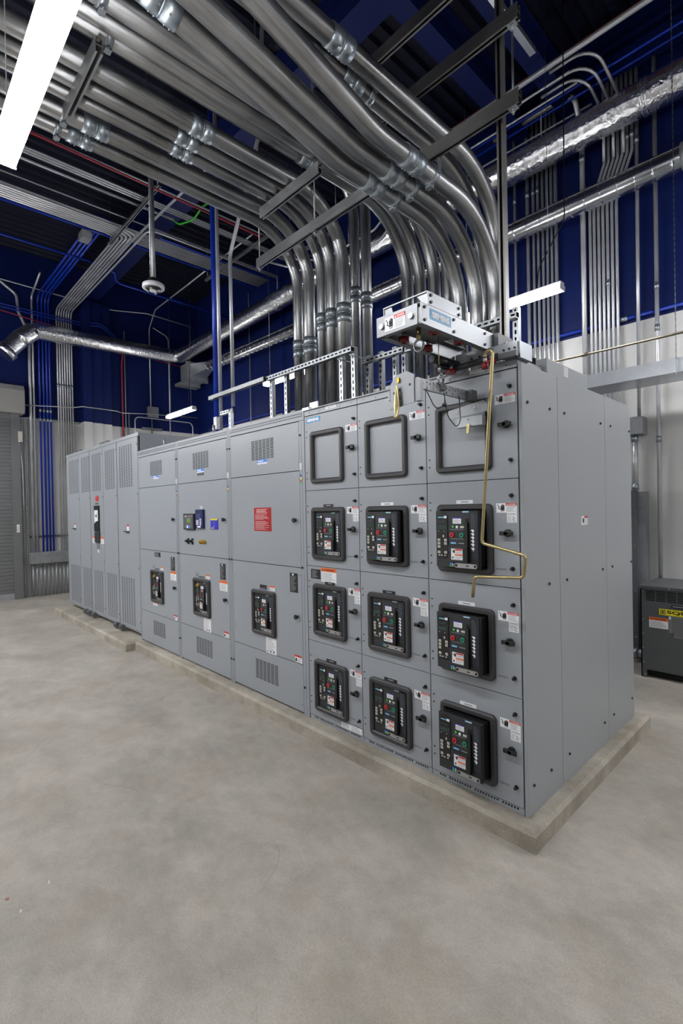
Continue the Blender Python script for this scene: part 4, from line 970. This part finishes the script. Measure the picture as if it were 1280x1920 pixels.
# ------------------------------------------------------------------ ducts
def duct_tube(m, path, r, mt, seg=28, jit=0.0):
    if jit:
        P = [Vector(p) for p in path]; out = [P[0]]
        for a, b in zip(P, P[1:]):
            n = max(1, int((b-a).length/.06))
            for k in range(1, n+1): out.append(a.lerp(b, k/n))
        m.tube(out, r, mt, seg, True, [r*(1+jit*(random.random()-.5)) for _ in out])
    else: m.tube(path, r, mt, seg)
fd = thing('foil_duct', 'thick round duct wrapped in crinkled silver foil running along both walls near the ceiling', 'duct', (-6, 3.3, 5.5))
fp = fillet([(-10.2, -.07, 5.42), (-10.3, 3.05, 5.52), (-4.1, 3.4, 5.89), (2.5, 3.4, 5.89)], .22, 6)
m = MB(); duct_tube(m, fp, .165, FOIL, 32, .016); m.build('long_run', fd)
m = MB(); duct_tube(m, fillet([(-10.2, -.05, 5.42), (-10.2, -.30, 5.20), (-10.2, -.52, 4.92)], .05), .17, FOIL, 28, .03); m.build('elbow_run', fd)
m = MB(); m.tube([(-10.2, -.50, 4.95), (-10.2, -.58, 4.85)], .205, FOIL, 24); m.build('end_collar', fd)
for px in ((-.28, 3.4, 5.89), (-2.1, 3.4, 5.89), (-6.5, 3.27, 5.745)):
    m = MB(); x, y, z = px; m.tube([(x-.03, y, z), (x-.012, y, z)], .178, FOIL, 28); m.tube([(x+.012, y, z), (x+.03, y, z)], .177, FOIL, 28); m.build('foil_tape', fd)
for x in (-9.0, -6.6, -4.6, -3.1, -1.35, .5):
    zt = 5.52+min(1, (x+10.3)/6.2)*.37
    m = MB(); m.cyl((x, 3.36, zt+.15), (x, 3.36, 7.2), .004, STEEL, 6); m.build('hanger_wire', fd)
sd = thing('spiral_duct', 'bare spiral seam sheet metal duct on the back wall below the foil duct', 'duct', (-4, 3.45, 5.1))
m = MB(); pp = []; rr = []; x = -9.3
while x < 2.4:
    k = min(1, (x+9.3)/4.3); yc = 3.36+.06*k; zc = 5.15-.03*k
    for dx, r in ((0, .115), (.003, .1195), (.012, .1195), (.015, .115), (.018, .115), (.162, .115)): pp.append((x+dx, yc, zc)); rr.append(r)
    x += .165
m.tube(pp, .115, SPIRAL, 32, True, rr); m.build('pipe', sd)
m = MB(); m.tube([(.02, 3.42, 5.12), (.11, 3.42, 5.12)], .132, GALVD, 28); m.build('joint_collar', sd)
tb = thing('duct_transition', 'galvanised rectangular duct fitting in the far corner where the spiral duct ends', 'duct fitting', (-10, 3.3, 4.9))
m = MB(); m.box(-10.35, -9.95, 3.12, 3.6, 4.93, 5.33, GALVD); m.box(-10.0, -9.93, 3.08, 3.64, 4.90, 5.36, GALVD); m.box(-10.6, -10.33, 3.08, 3.64, 4.86, 4.93, GALVD); m.build('box', tb)
m = MB(); a = [(-9.93, 3.15, 4.98), (-9.93, 3.57, 4.98), (-9.93, 3.57, 5.30), (-9.93, 3.15, 5.30)]; bq = [(-9.3+0, 3.36+.115*math.cos(t), 5.15+.115*math.sin(t)) for t in (-2.36, -.785, .785, 2.36)]
for i in range(4): j = (i+1) % 4; m.poly([a[i], a[j], bq[j], bq[i]], GALV)
m.build('taper', tb)

ww = thing('wireway', 'shiny galvanised square wireway hanging before the back wall, mirroring the conduits', 'wireway', (1, 3.3, 2.92))
m = MB(); m.box(-.80, 2.6, 3.0, 3.012, 2.922, 3.06, GALV); m.box(-.80, 2.6, 3.012, 3.42, 2.922, 2.934, GALV); m.box(-.80, 2.6, 3.40, 3.412, 2.934, 3.06, GALV); m.box(-.80, -.788, 3.012, 3.40, 2.934, 3.06, GALV); m.box(-.80, 2.6, 2.985, 3.0, 2.922, 2.936, GALV); m.build('trough', ww)
for x in (.75, 2.0):
    m = MB(); m.cyl((x, 3.03, 3.05), (x, 3.03, 6.2), .005, STEEL, 6); m.build('hanger_rod', ww)
m = MB()
for k in range(150):
    z = 2.91+.0286*k; m.obox((.045, 2.94, z), (.005 if k % 2 else .0018, 0, 0), (0, .0018 if k % 2 else .005, 0), (0, 0, .0165), STEEL)
tag(m.build('hanging_chain', None), 'thin link chain hanging in front of the wireway at the right picture edge', 'chain')
m = MB(); m.tube([(-1.3, 2.6, 3.165), (5.999, 2.6, 3.165)], .011, BRONZE, 10); c = tag(m.build('bronze_conduit', None), 'thin brownish conduit running level across the back wall above the wireway', 'conduit')
m = MB(); m.cyl((-.66, 2.6, 3.165), (-.60, 2.6, 3.165), .016, BRONZE, 10); m.build('coupling', c)

# ------------------------------------------------------------------ conduits on the back wall
def run(nm, path, r, mt, lab, cat, group=None, seg=10, fr=0, cps=()):
    m = MB(); pth = fillet(path, fr, 6) if fr else path
    m.tube(pth, r, mt, seg); o = tag(m.build(nm, None), lab, cat, group)
    for p in cps:
        c, d = at_len(pth, p); k = MB(); k.cyl(c-d*.035, c+d*.035, r+.005, CPL, 12); k.build('coupling', o)
    return o
ZTOP = 6.6
g1 = 'conduits on the back wall behind the lamp'
xs = [-1.88, -1.71, -1.635, -1.575, -1.515, -1.46, -1.405, -1.35]
for i, x in enumerate(xs):
    top = [(x, 3.735, .002), (x, 3.735, ZTOP)]
    r = .022 if i in (1, 7) else .017
    run('steel_conduit', top, r, PIPE2, f'thin conduit on the navy wall behind the lamp, {ORD[i]} from left of eight', 'conduit', g1, cps=[(x, 3.735, 5.7)] if i < 4 else ())
xs = [-1.03, -.955, -.91, -.862, -.815, -.768, -.72, -.672]
for i, x in enumerate(xs):
    r = .030 if i == 0 else .017
    if i == 0: path = [(x, 3.725, .002), (x, 3.725, 6.1), (x, 3.5, 6.46), (x-1, 3.5, 6.46)]
    else: path = [(x, 3.735, .002), (x, 3.735, 5.15), (x+.17, 3.72, 5.62), (x+.17, 3.72, 6.5)]
    run('steel_conduit', path, r, PIPE2, f'steel wall conduit right of the lamp, {ORD[i]} from left of a row of eight', 'conduit', 'group of eight wall conduits', fr=.12, cps=[(x+(.17 if i else 0), 3.73, 5.8)] if i in (0, 6, 7) else [(x, 3.735, 4.25)] if i == 5 else ())
cj = run('steel_conduit', [(-.475, 3.735, 2.66), (-.455, 3.735, 6.5)], .019, PIPE2, 'single steel conduit dropping into the small grey wall box', 'conduit', cps=[(-.455, 3.735, 5.72)])
run('steel_conduit', [(-.29, 3.725, .0), (-.285, 3.725, 6.5)], .021, PIPE2, 'single steel conduit running down the wall behind the transformer', 'conduit', cps=[(-.287, 3.725, 2.4), (-.287, 3.725, 3.6), (-.287, 3.725, 4.05), (-.285, 3.725, 5.3)])
m = MB(); m.box(-.575, -.415, 3.62, 3.799, 2.47, 2.66, GALVD); tag(m.build('pull_box', None, .003), 'small grey square pull box on the back wall beside the end panel', 'box')
run('steel_conduit', [(-.515, 3.71, 1.86), (-.515, 3.71, 2.465)], .03, PIPE2, 'short fat conduit between the pull box and the tall dark wall trough', 'conduit', cps=[(-.515, 3.71, 2.43), (-.515, 3.71, 1.895)])
m = MB(); m.box(-.56, -.475, 3.60, 3.655, .05, 1.855, DGREY); m.box(-.55, -.41, 3.655, 3.799, .05, 1.84, GALVD)
for z in (.25, .75, 1.25, 1.7): m.disc(('F', 3.60), -.50, z, .008, 0, .006, SILV, 8)
tag(m.build('wiring_trough', None), 'tall narrow dark grey wiring trough standing against the back wall', 'wiring trough')
m = MB(); m.tube(fillet([(-.47, 3.53, .09), (-.40, 3.53, .09), (-.37, 3.55, .24)], .05), .05, CPL, 16); m.tube([(-.50, 3.53, .09), (-.46, 3.53, .09)], .058, CPL, 16); tag(m.build('flex_connector', None), 'shiny bent flexible conduit end on the floor beside the transformer', 'connector')
run('blue_conduit', [(-10.2, 3.77, 3.80), (2.5, 3.77, 3.80)], .022, BLUEC, 'long blue conduit following the colour break along the back wall', 'conduit', cps=[(-.62, 3.77, 3.80)])
# overhead runs near the back wall, between the beams
for y, z, r, mt, w in ((2.72, 6.25, .028, PIPE2, 'fat shiny steel conduit running overhead beside the foil duct'), (3.0, 6.3, .014, PIPE2, 'second overhead steel conduit near the back wall'), (3.2, 6.3, .012, PIPE2, 'third overhead steel conduit near the back wall'), (3.32, 6.36, .014, BLUEC, 'upper one of two blue conduits high by the back wall'), (3.42, 6.33, .014, BLUEC, 'lower one of two blue conduits high by the back wall'), (3.05, 6.55, .03, ORC, 'rusty orange conduit high above the foil duct'), (3.62, 6.3, .012, PIPE2, 'overhead steel conduit closest to the back wall')):
    run('overhead_conduit', [(-3.2, y, z), (-.88 if r < .0135 or 'second' in w else 2.5, y, z)], r, mt, w, 'conduit')
for i, (x, y0) in enumerate(((-.62, 2.95), (-.72, 3.1), (-.82, 3.2))):
    run('bent_conduit', [(x-.45, y0, 6.38), (x, y0, 6.38), (x+.05, 3.66, 6.15), (x+.05, 3.66, 5.6)], .016, PIPE2, f'curved steel conduit sweeping down behind the foil duct, {["outermost", "middle", "innermost"][i]} of three', 'conduit', 'three curved conduits', fr=.28)
for i, (x, y) in enumerate(((-2.5, 1.75), (-.91, 1.85))):
    m = MB(); m.box(x-.03, x+.03, y-.45, y+.35, 6.0, 6.05, GALV); tag(m.build('bright_strip', None), ['short bright strip high up beside the beam', 'short bright metal strip high beyond the stacked strut ends'][i], 'strip')
m = MB(); m.tube([(-1.81, .3, 5.6), (-1.81, 3.0, 5.6)], .014, PIPE2, 10); tag(m.build('thin_conduit', None), 'thin pale conduit passing behind the stack of strut channels towards the viewer', 'conduit')

# ------------------------------------------------------------------ transformer
t = thing('transformer', 'dark grey floor transformer with a yellow maker band, at the right picture edge', 'transformer', (.25, 3.4, 0))
x0, x1, y0, y1 = -.305, .75, 3.05, 3.70
FT = ('F', y0)
m = MB(); hs = vent(-.262, .70, .755, .862, 11, 6, .86, .5)
m.sheet(FT, x0, x1, .08, .875, -.02, 0, TGREY, hs); m.box(x0, x1, y0+.03, y0+.035, .085, .87, GAP); m.box(x0, x0+.01, y0, y1, .0, .875, TGREY); m.box(x1-.01, x1, y0, y1, .0, .875, TGREY); m.box(x0+.01, x1-.01, y1-.01, y1, .08, .875, TGREY)
m.box(x0, x0+.045, y0, y0+.05, 0, .08, TGREY); m.box(x1-.045, x1, y0, y0+.05, 0, .08, TGREY); m.box(x0+.045, x1-.045, y0+.06, y0+.07, .012, .09, GAP); m.build('case', t)
m = MB(); m.box(x0-.012, x1+.012, y0-.015, y1, .875, .905, TGREY); m.build('lid', t, .004)
m = MB()
for z in (.15, .29, .43, .57, .71, .85): m.disc(FT, x0+.02, z, .006, 0, .005, SILV, 8)
m.disc(('F', y0-.015), -.06, .89, .006, 0, .004, SILV, 8); m.disc(FT, -.268, .03, .007, 0, .006, SILV, 8); m.build('screws', t)
m = MB(); m.slab(FT, -.145, .36, .635, .692, 0, .0015, YELL); m.ring(FT, -.135, -.095, .643, .684, .006, .002, .0015, .0022, INK, chamfer=.0001); m.slab(FT, -.122, -.108, .653, .674, .0015, .0022, INK); m.text(FT, 'SQUARE D', -.082, .33, .645, .683, .002, INK, .035); m.build('maker_band', t, label='yellow band with black capitals')
m = MB(); m.slab(FT, -.232, -.072, .50, .602, 0, .0012, WHITE); m.slab(FT, -.232, -.072, .574, .602, .0012, .0018, ORANGE); m.text(FT, 'WARNING', -.195, -.09, .58, .596, .0022, INK); m.flat(FT, [(-.218, .58), (-.202, .58), (-.21, .596)], .0022, INK); m.lines(FT, -.225, -.08, .506, .566, 6, .0018, PALEINK); m.build('warning_label', t)
m = MB(); m.slab(FT, -.068, .2, .47, .632, 0, .0012, SILV); m.slab(FT, -.03, .2, .43, .47, 0, .0012, SILV); m.slab(FT, -.066, -.05, .6, .625, .0012, .0018, WHITE); m.lines(FT, -.045, .18, .44, .62, 11, .0018, INK, .2, .5); m.build('rating_plate', t)
m = MB(); m.slab(FT, -.045, .12, .712, .738, 0, .003, BLK); m.lines(FT, -.035, .11, .717, .733, 1, .0035, PALEINK, .5, 0); m.build('name_plate', t)

# ------------------------------------------------------------------ left wall: shutter, conduits, raceway
d = bpy.data.objects.new('door_1', None); COL.objects.link(d); d.location = (-10.6, -2.3, 0); struct(d, 'grey roller shutter door at the left edge')
m = MB(); z = .13; pts = []
while z < 3.75:
    pts += [(-10.613, z), (-10.606, z+.004), (-10.606, z+.066), (-10.613, z+.070)]; z += .0735
b = 0
m.v = [(x, y, zz) for x, zz in pts for y in (-4.4, -.42)]
for i in range(len(pts)-1): m.face((2*i, 2*i+1, 2*i+3, 2*i+2), SHUT)
m.build('curtain', d)
m = MB(); m.box(-10.64, -10.58, -4.4, -.42, .0, .13, GALV); m.build('bottom_bar', d)
m = MB()
m.box(-10.745, -10.56, -.42, -.27, 0, 3.83, SHUT); m.box(-10.745, -10.56, -4.6, -4.4, 0, 3.83, SHUT); m.build('guide_rail', d)
m = MB(); pr = [(-10.745, 3.76), (-10.40, 3.76), (-10.36, 3.85), (-10.36, 4.22), (-10.44, 4.33), (-10.745, 4.33)]
m.prism([(x, -4.6, zz) for x, zz in pr], (0, 4.40, 0), SHUTH); m.build('hood', d, .01)
m = MB(); m.box(-10.56, -10.555, -.36, -.31, 1.36, 1.52, WHITE); m.lines(('R', -10.555), -.35, -.32, 1.38, 1.48, 4, .001, PALEINK); m.build('warning_sticker', d)
for y, w, lab in ((-.235, .05, 'perforated galvanised strut standing against the shutter guide'), (-.15, .045, 'second perforated galvanised strut, between the shutter and the conduits')):
    m = MB(); slotted(m, (-10.66, y, .0), (-10.66, y, 3.72), (1, 0, 0), GALVD); tag(m.build('perforated_strut', None), lab, 'strut')
m = MB(); m.box(-10.63, -10.55, -.30, -.22, 3.2, 3.42, BEIGE); c = tag(m.build('outlet_box', None, .003), 'small cream box on the strut next to the roller shutter', 'box')
m = MB(); m.tube(fillet([(-10.6, -.27, 3.2), (-10.6, -.23, 2.7), (-10.61, -.22, 1.9)], .1), .008, WHITE, 8); m.build('cable', c)
ZW = .93
g = 'silver conduits on the far left wall'
run('steel_conduit', [(-10.68, -.045, ZW), (-10.68, -.045, 5.5), (-10.68, -.22, 5.9), (-10.68, -.25, 6.25), (-10.68, -.6, 6.5), (-10.68, -3, 6.5)], .028, PIPE2, 'thick silver conduit next to the roller shutter, left of the blue ones', 'conduit', fr=.15)
run('steel_conduit', [(-10.68, .02, ZW), (-10.68, .02, 6.3), (-9.9, .02, 6.5)], .019, PIPE2, 'thin silver conduit between the thick one and the blue ones', 'conduit', fr=.15)
for i, y in enumerate((.13, .2, .265, .325)):
    run('blue_conduit', [(-10.68, y, ZW), (-10.68, y, 6.35), (-6.9, y+.02, 6.35)], .019, BLUEC, f'bright blue wall conduit, {ORD[i]} from the roller shutter of four', 'conduit', 'four blue wall conduits', fr=.2, cps=[(-10.68, y, 3.92), (-10.68, y, 3.72)])
ys = [.475, .522, .57, .617, .665, .712, .76]
for i, y in enumerate(ys):
    zz = ZW if i < 3 else 2.8
    xe = -6.95+.055*i
    path = [(-10.68, y, zz), (-10.68, y, 6.15), (xe, y-.02, 6.15), (xe, y-.02-2.4, 6.15)] if i < 6 else [(-10.68, y, zz), (-10.68, y, 6.143), (-6.4, y, 6.143), (-6.4, 3.2, 6.143)]
    run('steel_conduit', path, .016, PIPE2, f'silver conduit right of the blue ones, {ORD[i]} of seven, turning out over the room', 'conduit', g, fr=.16, cps=[(-10.68, y, 4.5)])
m = MB()
for z in (1.25, 3.73): m.box(-10.747, -10.712, -.12, .90, z-.02, z+.02, DGREY if z < 2 else GALVD)
tag(m.build('conduit_strut', None), 'pair of cross struts holding the conduits to the far left wall', 'strut')
m = MB(); m.box(-10.74, -10.56, -.13, 1.0, .69, .928, GALVD); tag(m.build('wiring_raceway', None, .004), 'low horizontal grey raceway box on the far left wall under the conduits', 'raceway')
for i in range(14):
    y = -.07+.072*i
    m = MB(); m.tube([(-10.66, y, 0), (-10.66, y, .688)], .017 if i % 3 else .021, GALVD, 10); m.cyl((-10.66, y, .64), (-10.66, y, .688), .025, GALVD, 10)
    tag(m.build('conduit_stub', None), f'stained conduit stub between the floor and the low raceway, {ORD[i]} from the shutter', 'conduit', 'conduit stubs under the raceway')
# thin wall conduits right of the steel column
def wall(nm, pts, r, mt, lab, fr=.12, cps=()): return run(nm, pts, r, mt, lab, 'conduit', fr=fr, seg=8, cps=cps)
W = -10.70; WB = -10.625; WR = -10.59
wall('red_conduit', [(W, 1.83, 0.002), (W, 1.83, 5.2), (WB, 1.87, 5.75), (WB, 3.7, 5.75)], .02, REDC, 'dark red wall conduit dropping behind the louvred cabinets')
wall('steel_conduit', [(W, 1.9, 0.002), (W, 1.9, 6.0)], .014, PIPE2, 'thin silver conduit just right of the red wall conduit', 0)
wall('steel_conduit', [(W, 1.97, 0.002), (W, 1.97, 4.1)], .014, PIPE2, 'second thin silver conduit right of the red wall conduit', 0)
wall('steel_conduit', [(W, 2.52, 0.002), (W, 2.52, 4.02)], .014, PIPE2, 'thin conduit below the small grey wall box', 0)
wall('steel_conduit', [(W, 2.5, 4.3), (W, 2.5, 6.2), (-10.2, 2.45, 6.5), (-6, 2.4, 6.5)], .015, PIPE2, 'thin conduit rising from the small grey wall box', .15)
wall('steel_conduit', [(W, 2.98, 0.002), (W, 2.98, 6.1), (W, 2.6, 6.25)], .014, PIPE2, 'thin silver conduit between the grey wall box and the corner', .15)
wall('steel_conduit', [(WB, 2.08, 0.002), (WB, 2.08, 4.0), (WB, 2.3, 4.0), (WB, 3.5, 4.0), (WB, 3.55, 3.9), (WB, 3.55, 2.8)], .014, PIPE2, 'hooked thin conduit passing under the grey wall box', .14)
wall('steel_conduit', [(WB, -.15, 3.98), (WB, .78, 4.05), (-10.47, .90, 4.06), (-10.47, 1.6, 4.05), (WB, 1.78, 4.05), (WB, 2.4, 4.1), (WB, 3.7, 4.15)], .012, PIPE2, 'thin level conduit crossing the navy wall over the white band', .06)
m = MB(); m.box(-10.748, -10.62, 2.42, 2.66, 4.03, 4.29, GALVD); tag(m.build('pull_box', None, .004), 'small grey square box on the navy wall in the far corner', 'box')
m = MB(); m.box(-10.748, -10.72, 2.28, 2.78, 3.72, 3.735, GALVD); m.box(-10.72, -10.70, 2.28, 2.78, 3.755, 3.78, GALVD); tag(m.build('strut_rail', None), 'short horizontal strut rail on the navy wall below the grey box', 'strut')
wall('blue_conduit', [(WB, -3.2, 6.02), (WB, .9, 5.95), (-10.4, 1.3, 5.95), (-10.5, 1.7, 5.7), (WB, 2.3, 5.6), (WB, 3.735, 5.55)], .014, BLUEC, 'upper one of two blue conduits along the far wall above the foil duct', .2)
wall('blue_conduit', [(WB, -3.2, 5.96), (WB, .9, 5.89), (-10.4, 1.3, 5.89), (-10.5, 1.7, 5.64), (WB, 2.3, 5.54), (WB, 3.735, 5.49)], .014, BLUEC, 'lower one of two blue conduits along the far wall above the foil duct', .2)
wall('red_conduit', [(WR, -3.2, 6.1), (WR, .3, 5.74), (-10.36, 1.2, 5.6), (WR, 2.2, 5.46), (WR, 3.7, 5.36)], .012, REDC, 'thin red conduit along the far wall, sloping beneath the blue ones', .2)
wall('steel_conduit', [(WB, -3.2, 6.55), (WB, 1.6, 6.4), (-10.3, 2.3, 6.4), (-10.3, 3.4, 6.35)], .013, PIPE2, 'thin grey conduit highest on the far wall', .2)
for i, (x, ya) in enumerate(((-9.0, 3.74), (-8.2, 3.74), (-7.0, 3.74), (-6.2, 3.74), (-5.3, 3.74), (-4.5, 3.74), (-3.7, 3.74))):
    wall('steel_conduit', [(x, ya, .002), (x, ya, 6.6)], .013 if i % 2 else .016, BLUEC if i == 2 else PIPE2, f'thin {"blue" if i == 2 else "silver"} vertical conduit on the back wall, {ORD[i]} from the far corner', 0)

# ------------------------------------------------------------------ overhead conduit runs along the room (towards the viewer)
for i in range(7):
    x = -6.68-.056*i
    run('overhead_conduit', [(x, -6, 6.19), (x, 3.2, 6.19)], .017, PIPE2, f'silver conduit in the overhead bank of seven on the left, {ORD[i]} from the switchgear side', 'conduit', 'overhead bank of seven conduits')
for x, z, r, mt, y0, y1, w in ((-7.10, 6.19, .02, BLUEC, -6, 3.2, 'blue conduit along the outer edge of the overhead bank'), (-8.15, 6.19, .02, BLUEC, -6, .6, 'single blue conduit overhead between the bank and the far wall'),
                               (-5.36, 6.15, .013, PIPE2, -6, 3.2, 'single thin conduit overhead, closest to the big pipes'), (-5.68, 6.15, .015, PIPE2, -6, 3.2, 'first of three close conduits overhead'), (-5.73, 6.15, .015, PIPE2, -6, 3.2, 'second of three close conduits overhead'), (-5.78, 6.15, .015, PIPE2, -6, 3.2, 'third of three close conduits overhead'), (-6.35, 6.15, .012, GALVD, -6, 3.2, 'thin dull conduit overhead before the bank of seven'), (-6.55, 6.15, .014, BLUEC, 1.0, 3.2, 'blue conduit overhead inside the silver bank')):
    run('overhead_conduit', [(x, y0, z), (x, y1, z)], r, mt, w, 'conduit')
o = run('overhead_conduit', [(-5.92, -6, 6.15), (-5.92, .95, 6.15)], .02, PIPE2, 'overhead conduit with an open end where a green cable comes out', 'conduit')
m = MB(); m.tube(fillet([(-5.92, .93, 6.15), (-5.88, 1.0, 6.08), (-5.6, 1.1, 6.07), (-5.42, 1.15, 6.2), (-5.1, 1.3, 6.3)], .1), .014, GREENC, 10); m.build('green_cable', o)
run('blue_conduit', [(-8.15, .6, 6.19), (-8.3, .9, 6.19), (-8.6, 1.0, 6.15), (-8.6, 3.5, 6.1)], .018, BLUEC, 'blue conduit bending behind the dome camera', 'conduit', fr=.2)
run('red_conduit', [(-3.88, -6, 5.2), (-4.02, 1.2, 5.2)], .012, REDC, 'thin red conduit peeping out along the left edge of the big pipes', 'conduit')
for i, (x0, x1, y, z) in enumerate(((-7.2, -5.2, .42, 6.10), (-7.3, -5.0, 2.2, 6.10), (-4.9, -3.7, 2.3, 5.6))):
    m = MB(); channel(m, (x0, y, z), (x1, y, z), STRUT)
    for x in (x0+.08, x1-.08): m.cyl((x, y, z), (x, y, 7.2), .005, STEEL, 6)
    tag(m.build('cross_strut', None), ['cross strut under the overhead bank by the bending conduits', 'cross strut under the overhead bank beyond the dome camera', 'short cross strut hanging behind the bend of the left bundle'][i], 'strut')
m = MB(); m.tube(fillet([(-5.6, 2.5, 6.09), (-5.3, 2.9, 5.95), (-4.7, 2.9, 5.75), (-3.6, 2.9, 5.75), (-3.0, 2.9, 6.1)], .25), .018, PIPE2, 10); tag(m.build('bent_conduit', None), 'curved conduit swooping behind the left bundle, upper of two', 'conduit')
m = MB(); m.tube(fillet([(-5.85, 2.6, 6.04), (-5.4, 3.0, 5.85), (-4.7, 3.0, 5.62), (-3.6, 3.0, 5.62), (-3.0, 3.0, 6.0)], .25), .018, PIPE2, 10); tag(m.build('bent_conduit', None), 'curved conduit swooping behind the left bundle, lower of two', 'conduit')
m = MB(); m.tube([(-6.9, .5, 5.9), (-4.6, .62, 5.95), (-3.9, .6, 5.9)], .018, PIPE2, 10)
tag(m.build('brace_pipe', None), 'steel brace pipe slanting across in front of the overhead bank', 'pipe')
# hanging box at the bank
m = MB(); m.box(-7.25, -7.05, -.02, .12, 6.02, 6.14, GALVD); tag(m.build('pull_box', None), 'small galvanised box at the edge of the overhead bank', 'box')

# dome camera on a pole
cam_ = thing('dome_camera', 'white multi lens dome camera hanging on a pole from the ceiling', 'camera', (-3.72, -.33, 3.97))
cx, cy = -3.72, -.33
m = MB(); m.tube([(cx, cy, 3.988), (cx, cy, 3.992), (cx, cy, 4.024), (cx, cy, 4.034)], .1, CAMW, 36, True, [.100, .107, .107, .094]); m.build('ring_housing', cam_)
m = MB(); m.tube([(cx, cy, 3.968), (cx, cy, 3.974), (cx, cy, 3.9875)], .07, BLK, 28, True, [.056, .07, .078]); m.build('lens_band', cam_)
for k in range(4):
    t = PI/4+PI/2*k; m = MB(); m.cyl((cx+.052*math.cos(t), cy+.052*math.sin(t), 3.97), (cx+.064*math.cos(t), cy+.064*math.sin(t), 3.962), .013, GALVD, 12); m.build('lens', cam_)
m = MB(); m.tube([(cx, cy, 3.958), (cx, cy, 3.961), (cx, cy, 3.9685)], .05, CAMW, 24, True, [.030, .036, .04]); m.build('bottom_cap', cam_)
m = MB(); m.cyl((cx, cy, 4.034), (cx, cy, 4.085), .05, BLK, 20); m.cyl((cx+.01, cy, 4.08), (cx+.01, cy, 5.15), .02, GALVD, 12); m.tube(fillet([(cx+.01, cy, 5.1), (cx+.01, cy, 5.4), (cx-.25, cy, 5.55)], .15), .02, GALVD, 12); m.build('drop_pole', cam_)
m = MB(); m.cyl((cx-.06, cy, 4.08), (cx-.05, cy, 7.2), .006, STEEL, 8); m.build('safety_wire', cam_)

# bits lying on the floor
for i, (x, y, s, mt, lab) in enumerate(((-1.455, -2.02, .008, CHIPR, 'small reddish paint chip on the floor, lower left'), (-1.33, -1.99, .008, CHIPW, 'small pale paint chip on the floor beside the red one'), (-1.43, -1.86, .010, CHIPW, 'pale folded scrap on the floor above the red chip'), (-2.2, -2.0, .02, CHIPW, 'pale wood splinter at the left floor edge'))):
    m = MB(); a = random.random()*3; m.obox((x, y, .0035), (s*math.cos(a), s*math.sin(a), .001), (-s*.4*math.sin(a), s*.4*math.cos(a), .002), (0, 0, .0015), mt); tag(m.build('floor_chip', None), lab, 'debris')

# ------------------------------------------------------------------ world, camera, view
w = bpy.data.worlds.new('world'); S.world = w; w.use_nodes = True
w.node_tree.nodes['Background'].inputs['Color'].default_value = (.02, .022, .03, 1); w.node_tree.nodes['Background'].inputs['Strength'].default_value = .3
f, yaw, pit, rol = 916.37, math.radians(46.4917), math.radians(-.4309), math.radians(-1.1310)
fw = Vector((-math.sin(yaw)*math.cos(pit), math.cos(yaw)*math.cos(pit), math.sin(pit)))
rt = Vector((math.cos(yaw), math.sin(yaw), 0)); up = rt.cross(fw)
r2 = rt*math.cos(rol)+up*math.sin(rol); u2 = up*math.cos(rol)-rt*math.sin(rol)
cd = bpy.data.cameras.new('camera'); co = bpy.data.objects.new('camera', cd); COL.objects.link(co)
M = Matrix((r2, u2, -fw)).transposed().to_4x4(); M.translation = (1.17511, -2.40725, 1.72088); co.matrix_world = M
cd.sensor_fit = 'VERTICAL'; cd.sensor_height = 36; cd.lens = f/1920*36; cd.clip_start = .05; cd.clip_end = 60
S.camera = co
S.view_settings.view_transform = 'Standard'; S.view_settings.look = 'None'; S.view_settings.exposure = 0.0; S.view_settings.gamma = 1.0
S.view_settings.use_curve_mapping = False
c = S.cycles
c.use_denoising = True; c.max_bounces = 8; c.diffuse_bounces = 4; c.glossy_bounces = 5; c.sample_clamp_indirect = 6.0
try: c.denoiser = 'OPENIMAGEDENOISE'; c.denoising_input_passes = 'RGB_ALBEDO_NORMAL'
except Exception: pass
